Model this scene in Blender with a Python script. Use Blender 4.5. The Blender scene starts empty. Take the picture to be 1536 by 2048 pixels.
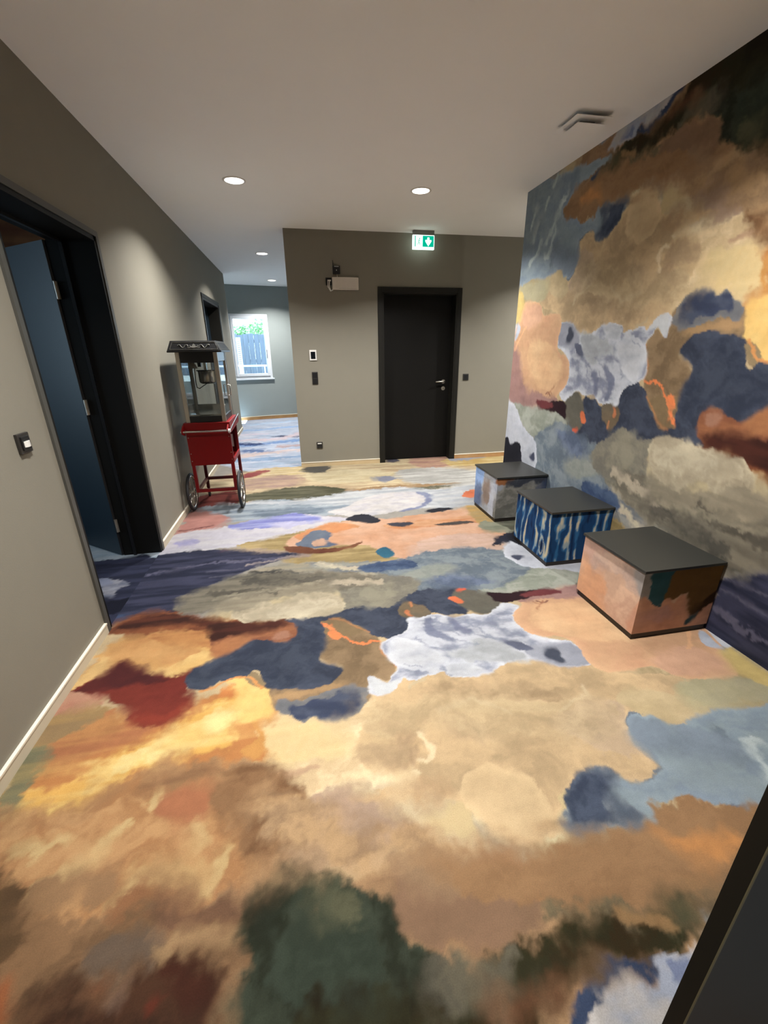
import bpy, math, random
import numpy as np
from mathutils import Vector, Matrix
scene = bpy.context.scene
col = scene.collection
PI = math.pi

# ------------------------------------------------------------------ camera
F_PX, PITCH, YAW, ROLL, CAM_H = 849.53, 0.36444, -0.18832, -0.01043, 1.46515
cd = bpy.data.cameras.new('camera'); cam = bpy.data.objects.new('camera', cd); col.objects.link(cam)
cd.sensor_fit = 'VERTICAL'; cd.sensor_height = 36.0; cd.lens = F_PX / 2048 * 36.0
cd.clip_start = 0.02; cd.clip_end = 200
cam.matrix_world = (Matrix.Translation((0, 0, CAM_H)) @ Matrix.Rotation(YAW, 4, 'Z')
                    @ Matrix.Rotation(PI / 2 - PITCH, 4, 'X') @ Matrix.Rotation(ROLL, 4, 'Z'))
scene.camera = cam

# ------------------------------------------------------------------ world (bright overcast sky), exposure
world = bpy.data.worlds.new('sky'); scene.world = world; world.use_nodes = True
bg = world.node_tree.nodes['Background']
bg.inputs['Color'].default_value = (0.62, 0.82, 1.0, 1); bg.inputs['Strength'].default_value = 8.0
scene.view_settings.view_transform = 'Standard'; scene.view_settings.look = 'None'
scene.view_settings.gamma = 1.0; scene.view_settings.use_curve_mapping = False
scene.view_settings.exposure = 0.08
LAMP_W = 54.0            # each recessed downlight
LAMP_C = (1.0, 0.975, 0.94)
scene.cycles.max_bounces = 8; scene.cycles.diffuse_bounces = 4; scene.cycles.glossy_bounces = 4
scene.cycles.transparent_max_bounces = 12
scene.cycles.sample_clamp_indirect = 6.0

# ------------------------------------------------------------------ measures (metres)
XL, XR, YF, HC, YM = -1.16, 2.12, 5.676, 2.75, 4.175

# ------------------------------------------------------------------ painting engine for the printed textiles
def lin(h):
    v=[int(h[i:i+2],16)/255 for i in (0,2,4)]
    return np.array([c/12.92 if c<=.04045 else ((c+.055)/1.055)**2.4 for c in v])
def gnoise(x,y,seed):
    rs=np.random.RandomState(seed); n=256
    ang=rs.rand(n,n)*2*np.pi; gx,gy=np.cos(ang),np.sin(ang)
    xi=np.floor(x).astype(np.int64); yi=np.floor(y).astype(np.int64); fx=x-xi; fy=y-yi
    u=fx*fx*fx*(fx*(fx*6-15)+10); v=fy*fy*fy*(fy*(fy*6-15)+10)
    def g(ix,iy,dx,dy):
        a=ix&255; b=iy&255
        return gx[a,b]*dx+gy[a,b]*dy
    a=g(xi,yi,fx,fy); b=g(xi+1,yi,fx-1,fy); c=g(xi,yi+1,fx,fy-1); d=g(xi+1,yi+1,fx-1,fy-1)
    return (a+(b-a)*u+(c-a)*v+(a-b-c+d)*u*v)*1.5
def fbm(x,y,seed,o=4,g=.5):
    s=0; a=1; t=0
    for i in range(o):
        s=s+a*gnoise(x*2**i+i*17.3,y*2**i+i*9.1,seed+i); t+=a; a*=g
    return s/t*1.6
def worley(x,y,seed):
    """distance to the nearest of jittered cell points"""
    rs=np.random.RandomState(seed); n=64; jx=rs.rand(n,n); jy=rs.rand(n,n)
    xi=np.floor(x).astype(np.int64); yi=np.floor(y).astype(np.int64); d=np.full(x.shape,9.)
    for a in (-1,0,1):
        for b in (-1,0,1):
            i=(xi+a)&63; j=(yi+b)&63
            d=np.minimum(d,(xi+a+jx[i,j]-x)**2+(yi+b+jy[i,j]-y)**2)
    return np.sqrt(d)
def sstep(a,b,x):
    t=np.clip((x-a)/(b-a+1e-9),0,1); return t*t*(3-2*t)
def spline(P,closed):
    """Catmull-Rom through the outline points"""
    n=len(P); Q=[]
    for i in range(n if closed else n-1):
        if closed: a,b,c,d=P[i-1],P[i],P[(i+1)%n],P[(i+2)%n]
        else: a,b,c,d=P[max(i-1,0)],P[i],P[i+1],P[min(i+2,n-1)]
        for t in (0,.34,.67): Q.append(.5*(2*b+(c-a)*t+(2*a-5*b+4*c-d)*t*t+(3*b-a-3*c+d)*t**3))
    if not closed: Q.append(P[-1])
    return np.array(Q)
def sdf(x,y,P,closed):
    d2=np.full(x.shape,1e9); ins=np.zeros(x.shape,bool); n=len(P)
    for i in range(n if closed else n-1):
        ax,ay=P[i]; bx,by=P[(i+1)%n]; ex,ey=bx-ax,by-ay
        L=ex*ex+ey*ey+1e-12
        t=np.clip(((x-ax)*ex+(y-ay)*ey)/L,0,1)
        d2=np.minimum(d2,(x-ax-ex*t)**2+(y-ay-ey*t)**2)
        if closed:
            c=((ay>y)!=(by>y)); 
            if ey!=0: ins^= c&(x<ax+ex*(y-ay)/ey)
    d=np.sqrt(d2)
    return np.where(ins,-d,d) if closed else d
def paint(x,y,shapes,base,seed=7,gain=.455,sat=.86):
    """flat printed design at points x,y (metres); shapes lie over one another like paint"""
    w1x=fbm(x/.30,y/.30,seed,5,.6); w1y=fbm(x/.30,y/.30,seed+20,5,.6)
    w2x=fbm(x/.07,y/.07,seed+30,3); w2y=fbm(x/.07,y/.07,seed+40,3)
    w3x=fbm(x/.022,y/.022,seed+110,3); w3y=fbm(x/.022,y/.022,seed+120,3); SV=.35+2.6*np.clip(fbm(x/.18,y/.18,seed+130,3)*.9+.45,0,1)**2
    B1=worley(x/.11+w1x*.25,y/.11+w1y*.25,seed+100); B2=worley(x/.045+w2x*.2,y/.045+w2y*.2,seed+101)
    LB=(B1-.45)+.45*(B2-.45)
    T=[fbm(x/.35,y/.35,seed+50,5,.6)*.8+.5,
       fbm(x/.55+y*.8,y/.07,seed+60,4,.55)*.8+.5,
       .18+.5*B1+.10*(B2-.4)+.7*fbm(x/.20+y*1.5,y/.11,seed+70,5,.6),
       fbm(x/.22+w1x*.6,y/.16+w1y*.6,seed+80,6,.66)*.9+.5]
    T=[np.clip(t,0,1) for t in T]
    C=np.tile(lin(base),(len(x),1))
    for kind,c1,c2,kc,tex,soft,rough,lobe,rim,rw,op,pts in shapes:
        P=np.array(pts,float).reshape(-1,2); closed=kind=='P'
        m=.06+3*soft+rough*1.5+lobe+(0 if closed else rw)
        k=np.nonzero((x>P[:,0].min()-m)&(x<P[:,0].max()+m)&(y>P[:,1].min()-m)&(y<P[:,1].max()+m))[0]
        if len(k)==0: continue
        P=spline(P,closed)
        xx=x[k]+rough*(w1x[k]+.55*w2x[k]+.3*w3x[k]); yy=y[k]+rough*(w1y[k]+.55*w2y[k]+.3*w3y[k])
        d=sdf(xx,yy,P,closed)
        if not closed: d=d-rw
        if lobe: d=d+lobe*LB[k]
        sv=soft*SV[k]; a=(1-sstep(-sv,sv,d))*op
        t=T[tex][k]
        if tex!=0: t=sstep(.15,.85,t)
        c=np.minimum((lin(c1)[None]*(1-t[:,None])+lin(c2)[None]*t[:,None])*kc,.93)
        if lobe: c=c*(1+.22*np.exp(np.minimum(d,0)/.035)-.06)[:,None]
        if rim:
            r=np.exp(-((d+rw*.6)/rw)**2)[:,None]*.8
            c=c*(1-r)+lin(rim)[None]*r
        C[k]=C[k]*(1-a[:,None])+c*a[:,None]
    f=1+.18*(T[3]-.5)+.10*(T[1]-.5)+.05*w2x+.03*fbm(x/.02,y/.02,seed+90,2)
    C=.60*(np.maximum(C,0)/.60)**1.16
    g=(C@np.array([.3,.59,.11]))[:,None]
    return np.clip((g+(C-g)*sat)*f[:,None]*gain,0,1)

# the cloud print of carpet and wallpaper, in metres: kind, two colours, colour factor, texture, softness, roughness, lobes, rim, width, opacity, outline
PRINT=[
('P','b9c9e0','d3d8e6',1,1,0.03,0.05,0,None,0.01,1,[-1.149,6.054,-1.046,6.817,-1.372,10.281,-0.013,11.108,0.017,5.726,-0.445,5.472]),  # passage carpet: daylight brightness is put into these lighter colours
('L','82a6d8','82a6d8',1,0,0.05,0.1,0,None,0.09,0.9,[-1.023,7.262,-0.551,7.437,-0.046,7.579]),
('L','a3c4ee','a3c4ee',1,0,0.05,0.1,0,None,0.09,0.9,[-1.15,8.772,-0.629,8.873,-0.052,9.098]),
('L','33416c','33416c',1,0,0.05,0.1,0,None,0.09,1,[-0.403,8.0,-0.042,7.961]),
('L','3f5688','3f5688',1,0,0.05,0.1,0,None,0.09,1,[-1.042,7.43,-0.755,7.402]),
('L','e6d3d8','e6d3d8',1,0,0.05,0.1,0,None,0.09,0.9,[-1.002,7.814,-0.395,7.758,-0.04,8.271]),
('L','ebd4cc','ebd4cc',1,0,0.05,0.1,0,None,0.09,0.9,[-0.926,6.549,-0.473,6.68,-0.015,6.75]),
('L','9dbadc','9dbadc',1,0,0.05,0.1,0,None,0.09,0.9,[-0.893,6.256,-0.489,6.285,-0.021,6.334]),
('L','e0d6e4','e0d6e4',1,0,0.05,0.1,0,None,0.09,0.8,[-1.092,8.323,-0.691,8.328]),
('L','bcd8f6','bcd8f6',1,0,0.05,0.1,0,None,0.09,0.8,[-1.076,9.491,-0.135,9.808]),
('L','4c6fa8','4c6fa8',1,0,0.05,0.1,0,None,0.09,0.8,[-0.905,6.891,-0.594,6.816]),
('L','c9a9a4','c9a9a4',1,0,0.05,0.1,0,None,0.09,0.8,[-0.374,7.105,-0.017,7.14]),
('L','b4c8de','b4c8de',1,0,0.05,0.1,0,None,0.09,0.9,[-0.608,5.984,-0.02,5.932]),
('P','c3ab88','d5c49d',1,1,0.03,0.05,0,None,0.01,1,[-1.15,5.31,-0.829,5.585,0.072,5.768,1.088,5.975,3.063,6.011,2.623,4.447,2.185,3.65,-0.679,4.287,-1.083,4.377]),
('P','d3bd86','dcc8a0',1,1,0.03,0.05,0,None,0.01,1,[-0.815,5.461,-0.459,5.729,0.069,5.66,-0.067,5.289,-0.663,5.156]),
('P','b3968a','c3a78c',1,1,0.04,0.05,0,None,0.01,1,[-0.753,5.176,-0.315,5.346,-0.007,5.16,-0.128,4.867,-0.52,4.799,-0.717,4.806]),
('P','cdbd96','d6c8a4',1,1,0.04,0.06,0,None,0.01,1,[0.061,5.38,0.714,5.405,1.189,5.119,0.988,4.779,0.396,4.85,0.05,5.036]),
('P','b88d80','c9a488',1,1,0.03,0.05,0,None,0.01,1,[1.513,5.874,2.035,6.081,2.181,5.716,1.916,5.283,1.504,5.299]),
('P','cfae62','d8c48c',1,1,0.03,0.05,0,None,0.01,1,[1.977,5.671,2.583,5.848,2.891,5.774,2.666,5.302,2.111,5.238,1.901,5.341]),
('P','b4b2ac','c8c6c0',1,1,0.05,0.06,0,None,0.01,1,[1.228,5.285,1.89,5.209,2.178,4.89,1.902,4.308,1.395,4.481,1.123,4.834]),
('P','8d8f9f','8d8f9f',1,0,0.03,0.05,0,None,0.01,1,[0.801,4.93,0.971,5.004,1.133,4.876,0.921,4.751]),
('P','66645f','7a756c',1,0,0.03,0.05,0,None,0.01,1,[-0.065,5.534,0.106,5.761,0.337,5.652,0.253,5.384,0.048,5.382]),
('P','a9adba','a9adba',1,0,0.03,0.05,0,None,0.01,1,[2.076,5.741,2.379,5.83,2.826,5.857,2.744,5.678,2.041,5.536]),
('P','5c5a66','5c5a66',1,0,0.02,0.04,0,None,0.01,1,[1.13,5.81,1.288,5.865,1.325,5.705,1.136,5.661]),
('P','9c4a4a','b0685c',1,0,0.02,0.04,0,None,0.01,1,[-0.812,5.437,-0.582,5.628,-0.449,5.547,-0.735,5.282]),
('P','55553f','6f6c55',1,1,0.025,0.04,0,None,0.01,1,[-0.697,4.619,-0.51,4.666,-0.071,4.814,0.267,4.698,0.586,4.493,0.979,4.46,1.339,4.494,1.64,4.406,0.994,4.274,0.45,4.293,-0.179,4.318,-0.639,4.372]),
('P','a88a63','a88a63',1,1,0.03,0.04,0,None,0.01,1,[0.483,4.572,1.304,4.582,1.771,4.516,1.273,4.47,0.578,4.439]),
('P','8f3d34','a8564a',1,0,0.03,0.05,0,None,0.01,1,[-1.159,4.394,-1.143,4.685,-0.948,4.765,-0.735,4.772,-0.689,4.367,-0.876,4.301,-1.053,4.222]),
('P','8d99a6','a9b2b9',1,1,0.03,0.05,0,None,0.01,1,[-1.143,4.102,-1.068,4.298,-0.683,4.319,-0.283,4.357,0.129,4.233,0.405,4.372,0.403,3.899,0.105,3.773,-0.265,3.829,-0.627,3.831,-0.848,3.842]),
('P','aeb4bb','c5c7c8',1,1,0.03,0.05,0,None,0.01,1,[-0.937,4.376,-0.586,4.345,-0.076,4.311,0.472,4.481,1.046,4.502,1.472,4.348,1.982,4.428,1.759,3.901,1.382,3.754,1.081,3.778,0.42,4.043,-0.077,4.153]),
('P','717f8e','8995a2',1,1,0.03,0.05,0,None,0.01,1,[-0.556,4.027,-0.274,4.078,0.117,4.02,0.185,3.919,-0.08,3.84,-0.406,3.886]),
('P','d0cbc8','c2bfc4',1,2,0.012,0.03,0,None,0.01,1,[0.207,3.886,0.42,4.043,0.664,4.279,0.956,4.354,1.224,4.294,1.283,4.073,1.153,3.85,0.876,3.766,0.671,3.728,0.381,3.712]),
('P','7f86a4','969cb4',1,0,0.015,0.03,0,None,0.01,1,[0.87,3.739,1.088,3.805,1.246,3.952,1.329,4.079,1.273,4.265,1.171,4.306,1.232,4.084,1.122,3.887,0.937,3.81]),
('P','c3c4c4','aeb2b8',1,1,0.03,0.04,0,None,0.01,1,[1.38,4.241,1.929,4.302,1.729,3.828,1.396,3.796,1.291,3.926]),
('P','c9683c','d98a5c',1,0,0.01,0.04,0,None,0.01,1,[1.629,4.062,1.785,4.24,1.885,4.255,1.79,4.026,1.682,3.983]),
('P','c78f84','b9847a',1,0,0.03,0.05,0,None,0.01,1,[-1.145,3.565,-1.121,3.902,-1.12,4.208,-0.894,4.115,-0.744,3.882,-0.778,3.672,-0.934,3.616]),
('L','7d4b4a','7d4b4a',1,0,0.012,0.04,0,None,0.012,1,[-1.117,3.7,-0.975,3.715,-0.86,3.784]),
('P','d3cfd2','c6c2cc',1,1,0.015,0.03,0,None,0.01,1,[-1.223,3.229,-1.165,3.57,-0.948,3.686,-0.701,3.725,-0.355,3.797,-0.08,3.894,0.197,3.753,0.375,3.662,0.228,3.57,0.004,3.524,-0.209,3.352,-0.484,3.271,-0.787,3.242,-1.109,3.204]),
('P','8a8ecb','a6a9d4',1,1,0.02,0.04,0,None,0.01,1,[-0.723,3.73,-0.535,3.811,-0.174,3.915,0.036,3.815,0.123,3.692,-0.082,3.614,-0.344,3.6,-0.558,3.601]),
('P','c4c2dc','c4c2dc',1,0,0.02,0.04,0,None,0.01,1,[-0.35,3.696,-0.172,3.731,0.007,3.643,-0.214,3.572]),
('P','aaa6cf','aaa6cf',1,0,0.03,0.04,0,None,0.01,1,[-1.095,3.442,-0.97,3.496,-0.896,3.419,-1.0,3.363]),
('P','a9935f','bda673',1,1,0.02,0.04,0,None,0.01,1,[-0.601,3.277,-0.331,3.358,-0.084,3.475,0.184,3.58,0.365,3.576,0.529,2.959,0.653,2.801,0.265,2.722,-0.09,2.837,-0.387,3.024]),
('P','a8948a','b7a284',1,1,0.02,0.03,0,None,0.01,1,[-1.109,3.204,-0.783,3.223,-0.594,3.219,-0.321,3.16,-0.012,3.004,-0.089,2.951,-0.46,3.014,-0.832,3.094]),
('P','b3616c','a45a62',1,0,0.012,0.02,0,None,0.01,1,[-1.118,3.172,-0.931,3.219,-0.667,3.198,-0.77,3.149,-1.048,3.106]),
('P','d5a27c','e0b799',1,0,0.012,0.03,0,None,0.01,1,[-0.206,3.25,-0.084,3.431,0.094,3.575,0.37,3.613,0.744,3.607,1.191,3.641,1.639,3.742,1.658,3.484,1.708,3.222,1.524,2.886,1.292,2.795,0.992,2.753,0.757,2.753,0.55,2.866,0.464,3.047,0.27,3.108,0.069,3.095,-0.126,3.156]),
('P','dcbba8','d0b09a',1,1,0.03,0.04,0,None,0.01,1,[0.98,3.104,1.331,3.102,1.569,3.029,1.501,2.796,1.227,2.738,0.945,2.73,0.725,2.777,0.82,2.99]),
('P','d98f55','cf9a68',1,0,0.012,0.03,0,None,0.01,1,[-0.126,3.376,0.093,3.552,0.319,3.574,0.443,3.475,0.3,3.392,0.084,3.373,-0.045,3.275]),
('P','d6945f','d9a77c',1,1,0.02,0.03,0,None,0.01,1,[0.665,3.45,1.003,3.499,1.288,3.487,1.544,3.509,1.52,3.335,1.138,3.323,0.776,3.333]),
('P','c9a45c','b39a68',1,1,0.02,0.04,0,None,0.01,1,[1.542,3.763,1.742,3.674,1.647,3.295,1.592,3.077,1.512,3.207,1.496,3.454]),
('P','68748a','7c8592',1,0,0.008,0.02,0,None,0.01,1,[-0.069,3.28,-0.016,3.416,0.123,3.453,0.193,3.349,0.138,3.236,0.199,3.124,0.069,3.095,-0.063,3.142,-0.126,3.213]),
('P','cfa78d','cfa78d',1,0,0.008,0.02,0,None,0.01,1,[0.016,3.242,0.12,3.28,0.112,3.143,0.024,3.142]),
('P','2b2c38','3c3c46',1,0,0.008,0.02,0,None,0.01,1,[0.327,3.647,0.408,3.733,0.531,3.759,0.62,3.66,0.648,3.551,0.54,3.514,0.435,3.586]),
('P','4d4d58','4d4d58',1,0,0.008,0.02,0,None,0.01,1,[0.694,3.48,0.815,3.502,0.931,3.44,0.835,3.389,0.729,3.424]),
('P','34343e','34343e',1,0,0.008,0.02,0,None,0.01,1,[1.113,3.714,1.31,3.77,1.401,3.736,1.302,3.672,1.145,3.651]),
('P','5a5350','5a5350',1,0,0.01,0.02,0,None,0.01,1,[1.109,3.377,1.304,3.395,1.476,3.345,1.323,3.318,1.142,3.334]),
('P','6e3d29','8a5a3a',1,0,0.012,0.02,0,None,0.01,1,[-0.212,3.174,-0.087,3.166,0.068,3.077,0.266,3.071,0.407,3.157,0.322,3.04,0.102,2.997,-0.088,3.02,-0.183,3.076]),
('P','2a6680','3b7b92',1,0,0.01,0.015,0,None,0.01,1,[0.492,2.931,0.558,3.008,0.609,2.96,0.625,2.849,0.548,2.815]),
('P','282938','3c3d4e',1,0,0.015,0.03,0,None,0.01,1,[1.406,2.863,1.56,3.01,1.698,3.087,1.773,3.027,1.658,2.809,1.539,2.873]),
('P','8d917c','9a9a86',1,1,0.03,0.04,0,None,0.01,1,[1.516,3.324,1.707,3.319,1.888,3.243,1.794,3.066,1.597,3.087,1.469,3.159]),
('P','cfcac6','bfbcbc',1,0,0.02,0.03,0,None,0.01,1,[1.475,2.829,1.667,2.826,1.652,2.465,1.959,2.415,1.816,2.211,1.674,2.311,1.594,2.574]),
('P','b0a58e','9a9688',1,1,0.02,0.04,0,None,0.01,1,[-0.675,2.606,-0.504,2.774,-0.234,2.868,0.057,2.854,0.495,2.776,0.925,2.668,1.398,2.666,1.594,2.574,1.674,2.311,1.775,2.028,1.405,2.046,1.145,2.13,0.847,2.223,0.515,2.205,0.202,2.187,0.019,2.142,-0.209,2.14,-0.465,2.193,-0.646,2.286]),
('P','84888c','a3a199',1,1,0.03,0.05,0,None,0.01,1,[-0.017,2.837,0.495,2.776,1.008,2.683,1.424,2.722,1.566,2.597,1.646,2.39,1.695,2.17,1.367,2.226,1.062,2.252,0.773,2.418,0.438,2.469,0.183,2.628]),
('L','d8ccae','d8ccae',1,0,0.03,0.05,0,None,0.022,0.9,[0.055,2.822,0.332,2.685,0.478,2.684]),
('L','d3c5a4','d3c5a4',1,0,0.03,0.05,0,None,0.025,0.9,[-0.022,2.671,0.252,2.613,0.477,2.495]),
('L','cfc8a6','cfc8a6',1,0,0.03,0.05,0,None,0.025,0.9,[0.661,2.526,0.839,2.517,0.952,2.523]),
('L','6c7684','6c7684',1,0,0.035,0.05,0,None,0.03,0.8,[0.91,2.403,1.203,2.411,1.473,2.354]),
('L','b3b3ae','b3b3ae',1,0,0.035,0.05,0,None,0.03,0.8,[1.152,2.556,1.42,2.546]),
('L','70798a','70798a',1,0,0.03,0.05,0,None,0.02,0.8,[0.609,2.611,0.986,2.623,1.376,2.621]),
('P','6f6c62','857f72',1,1,0.03,0.04,0,None,0.01,1,[-0.668,2.657,-0.537,2.766,-0.301,2.789,-0.09,2.745,0.046,2.643,-0.092,2.575,-0.222,2.511,-0.509,2.546,-0.64,2.586]),
('L','4b4a48','4b4a48',1,0,0.02,0.03,0,None,0.018,0.9,[-0.421,2.793,-0.282,2.756,-0.143,2.697]),
('P','cfbf98','bfae8b',1,2,0.03,0.04,0,None,0.01,1,[-0.622,2.276,-0.552,2.412,-0.345,2.462,-0.093,2.471,0.162,2.404,0.251,2.289,0.174,2.215,-0.038,2.164,-0.266,2.151,-0.493,2.199]),
('P','8c887e','a09a8a',1,1,0.03,0.04,0,None,0.01,1,[0.196,2.422,0.425,2.399,0.676,2.321,0.522,2.232,0.324,2.189,0.205,2.214]),
('P','34384f','4b4d66',1,1,0.02,0.03,0,None,0.01,1,[-1.689,3.1,-1.549,3.165,-1.357,3.206,-1.118,3.241,-0.787,3.242,-0.394,3.122,-0.088,3.003,-0.307,2.915,-0.508,2.804,-0.668,2.657,-0.602,2.541,-0.595,2.421,-0.687,2.352,-0.833,2.372,-1.001,2.376,-1.104,2.278,-1.207,2.212,-1.366,2.18]),
('L','74728a','74728a',1,0,0.02,0.04,0,None,0.014,0.8,[-1.133,2.922,-0.876,2.966,-0.604,3.011,-0.237,2.983]),
('L','b9aaa4','b9aaa4',1,0,0.015,0.04,0,None,0.012,0.8,[-0.452,2.93,-0.237,2.966,-0.126,2.976]),
('L','7577a8','7577a8',1,0,0.02,0.03,0,None,0.016,0.8,[-0.801,2.355,-0.696,2.397,-0.61,2.518]),
('L','a9a8ae','a9a8ae',1,0,0.02,0.04,0,None,0.02,0.8,[-1.369,2.818,-1.298,2.837,-1.231,2.776]),
('L','54688c','54688c',1,0,0.03,0.04,0,None,0.03,0.8,[-1.202,2.367,-1.149,2.406]),
('P','cbb28a','d9c498',1,0,0.01,0.02,0,None,0.01,1,[-1.555,1.435,-1.437,1.802,-1.177,2.265,-0.967,2.353,-0.096,2.146,0.497,2.125,1.132,2.104,1.814,2.081,2.058,1.429,2.188,0.976,1.872,0.509,0.75,0.191,-0.113,0.26,-0.985,0.532]),
('P','d2b78f','dcc7a0',1,3,0.05,0.05,0,None,0.01,1,[-0.363,1.553,-0.103,1.417,0.207,1.466,0.598,1.511,1.02,1.529,1.451,1.37,1.363,1.144,1.152,0.928,0.742,0.828,0.514,0.796,0.134,0.829,-0.076,0.899,-0.123,1.146,-0.297,1.308]),
('P','c6ad84','d0b78e',1,3,0.05,0.05,0,None,0.01,1,[0.209,1.48,0.482,1.535,0.867,1.543,1.276,1.423,1.383,1.286,1.114,1.195,0.675,1.232,0.302,1.282]),
('P','bda77e','cab48a',1,3,0.04,0.05,0,None,0.01,1,[1.287,1.438,1.583,1.395,1.877,1.265,1.994,1.16,1.955,0.997,1.589,1.072,1.421,1.075,1.374,1.156,1.239,1.17,1.229,1.287]),
('P','c8a75c','b89c66',1,3,0.03,0.04,0,None,0.01,1,[1.822,1.253,1.942,1.286,1.998,1.402,2.092,1.326,2.095,1.022,1.927,0.977,1.777,1.06,1.75,1.15]),
('P','dcc898','cdb588',1,0,0.02,0.03,0,None,0.01,1,[1.329,1.251,1.444,1.236,1.596,1.152,1.517,1.086,1.405,1.083,1.384,1.14,1.3,1.185]),
('P','e7d29c','dcc493',1,3,0.03,0.05,0,None,0.01,1,[0.686,1.256,0.892,1.214,1.09,1.097,1.167,0.946,1.121,0.904,1.005,0.968,0.858,0.948,0.755,0.825,0.668,0.765,0.582,0.797,0.464,0.836,0.326,0.879,0.329,0.944,0.509,0.943,0.627,0.994,0.587,1.129]),
('P','e9dbb2','e0cf9f',1,2,0.03,0.05,0,None,0.01,1,[0.495,1.001,0.645,0.991,0.705,0.922,0.726,0.831,0.656,0.774,0.551,0.803,0.482,0.88]),
('P','a9a49c','b8ac98',1,0,0.03,0.04,0,None,0.01,0.8,[0.466,0.883,0.524,0.855,0.598,0.794,0.605,0.774,0.514,0.796,0.464,0.836]),
('P','dfc79c','d0b288',1,3,0.02,0.04,0,None,0.01,1,[-0.314,1.487,-0.188,1.489,-0.02,1.386,0.202,1.438,0.177,1.283,0.081,1.166,-0.069,1.135,-0.178,1.197,-0.259,1.3]),
('P','cbae88','c2a580',1,0,0.03,0.04,0.03,None,0.01,1,[0.118,1.224,0.169,1.297,0.29,1.323,0.402,1.257,0.422,1.174,0.359,1.11,0.236,1.077,0.155,1.094,0.12,1.147]),
('L','e8d6ae','e8d6ae',1,0,0.012,0.02,0,None,0.013,0.9,[0.385,1.26,0.415,1.175,0.371,1.118,0.257,1.089,0.199,1.077]),
('L','e8d6ae','e8d6ae',1,0,0.012,0.02,0,None,0.012,0.9,[0.137,1.225,0.146,1.153,0.174,1.094]),
('L','dcc7a4','dcc7a4',1,0,0.02,0.04,0,None,0.014,0.9,[-0.106,1.104,0.071,1.083,0.244,1.03,0.351,1.019]),
('L','b9a090','b9a090',1,0,0.02,0.04,0,None,0.015,0.7,[-0.106,1.032,0.097,1.005,0.156,0.946]),
('L','c0a585','c0a585',1,0,0.02,0.04,0,None,0.014,0.7,[-0.068,1.165,0.081,1.166,0.193,1.147]),
('P','c9ab92','c0a58c',1,0,0.04,0.05,0,None,0.01,1,[-0.106,1.067,0.068,1.05,0.221,0.932,0.301,0.853,0.134,0.829,-0.048,0.851,-0.167,0.848,-0.169,0.918]),
('L','e3d2b4','e3d2b4',1,0,0.015,0.03,0,None,0.012,0.9,[0.149,0.826,0.233,0.845,0.279,0.846]),
('P','a9926f','b59c76',1.58,3,0.01,0.02,0.02,None,0.01,1,[1.215,1.021,1.209,0.921,1.095,0.891,0.963,0.961,0.847,0.936,0.76,0.87,0.714,0.812,0.629,0.78,0.531,0.841,0.451,0.939,0.345,1.007,0.315,1.114,0.335,1.214,0.253,1.331,0.203,1.461,0.317,1.556,0.607,1.585,1.026,1.559,1.347,1.475,1.418,1.392,1.645,1.348,1.804,1.299,1.678,1.201,1.558,1.131,1.442,1.081,1.328,1.154,1.236,1.139]),
('P','b39d78','ab9470',1.73,0,0.015,0.02,0.02,None,0.01,1,[0.689,0.824,0.627,0.786,0.529,0.846,0.446,0.957,0.49,1.034,0.595,1.057,0.702,0.997,0.729,0.896]),
('P','9a8772','a38f76',1.58,3,0.025,0.03,0.03,None,0.01,0.8,[1.194,0.98,1.036,1.042,0.96,1.153,0.986,1.237,1.144,1.263,1.291,1.21,1.242,1.132]),
('P','9c8668','a38d6d',1.43,3,0.02,0.03,0.03,None,0.01,0.8,[0.668,1.178,0.503,1.186,0.466,1.266,0.497,1.31,0.651,1.27]),
('P','a08868','a89070',1.16,3,0.03,0.04,0.03,None,0.01,0.5,[1.042,1.333,0.931,1.299,0.67,1.349,0.431,1.442,0.536,1.494,0.81,1.477,0.979,1.419]),
('P','b8a27c','b8a27c',1.3,0,0.012,0.02,0.02,None,0.01,1,[1.094,1.292,0.869,1.252,0.581,1.329,0.513,1.356,0.665,1.37,0.887,1.326]),
('P','b3a07c','a8966f',1.52,0,0.015,0.02,0,None,0.01,1,[1.59,1.107,1.443,1.078,1.312,1.17,1.282,1.247,1.415,1.295,1.565,1.214]),
('P','a39b78','9d967c',1.5,0,0.03,0.03,0,None,0.01,1,[2.135,1.133,1.849,1.098,1.584,1.134,1.583,1.252,1.682,1.31,1.973,1.254,2.158,1.191]),
('L','cbb894','cbb894',1.55,0,0.01,0.02,0,None,0.01,0.85,[0.379,1.251,0.411,1.165,0.386,1.126,0.334,1.132]),
('L','cbb894','cbb894',1.27,0,0.01,0.02,0,None,0.01,0.85,[0.792,1.272,0.682,1.369,0.631,1.374,0.489,1.339]),
('L','cbb894','cbb894',1.33,0,0.01,0.02,0,None,0.01,0.85,[1.185,1.361,1.179,1.295,1.116,1.29,1.001,1.257]),
('L','cbb894','cbb894',1.62,0,0.01,0.02,0,None,0.01,0.85,[0.325,1.078,0.255,1.077,0.197,1.086,0.149,1.069,0.121,1.13]),
('L','cbb894','cbb894',1.08,0,0.01,0.02,0,None,0.01,0.85,[0.488,1.558,0.4,1.503]),
('P','cdb48a','dac39a',1.33,3,0.03,0.04,0,None,0.01,1,[0.304,1.15,0.127,1.075,0.006,1.088,-0.076,1.066,-0.239,1.082,-0.357,1.466,-0.193,1.483,-0.126,1.438,-0.037,1.394,0.046,1.384,0.147,1.453,0.203,1.461,0.253,1.331]),
('P','dbc490','d2b984',1.26,3,0.04,0.04,0,None,0.01,1,[0.083,1.224,-0.126,1.233,-0.296,1.265,-0.348,1.437,-0.196,1.464,-0.089,1.407,0.063,1.364]),
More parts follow.
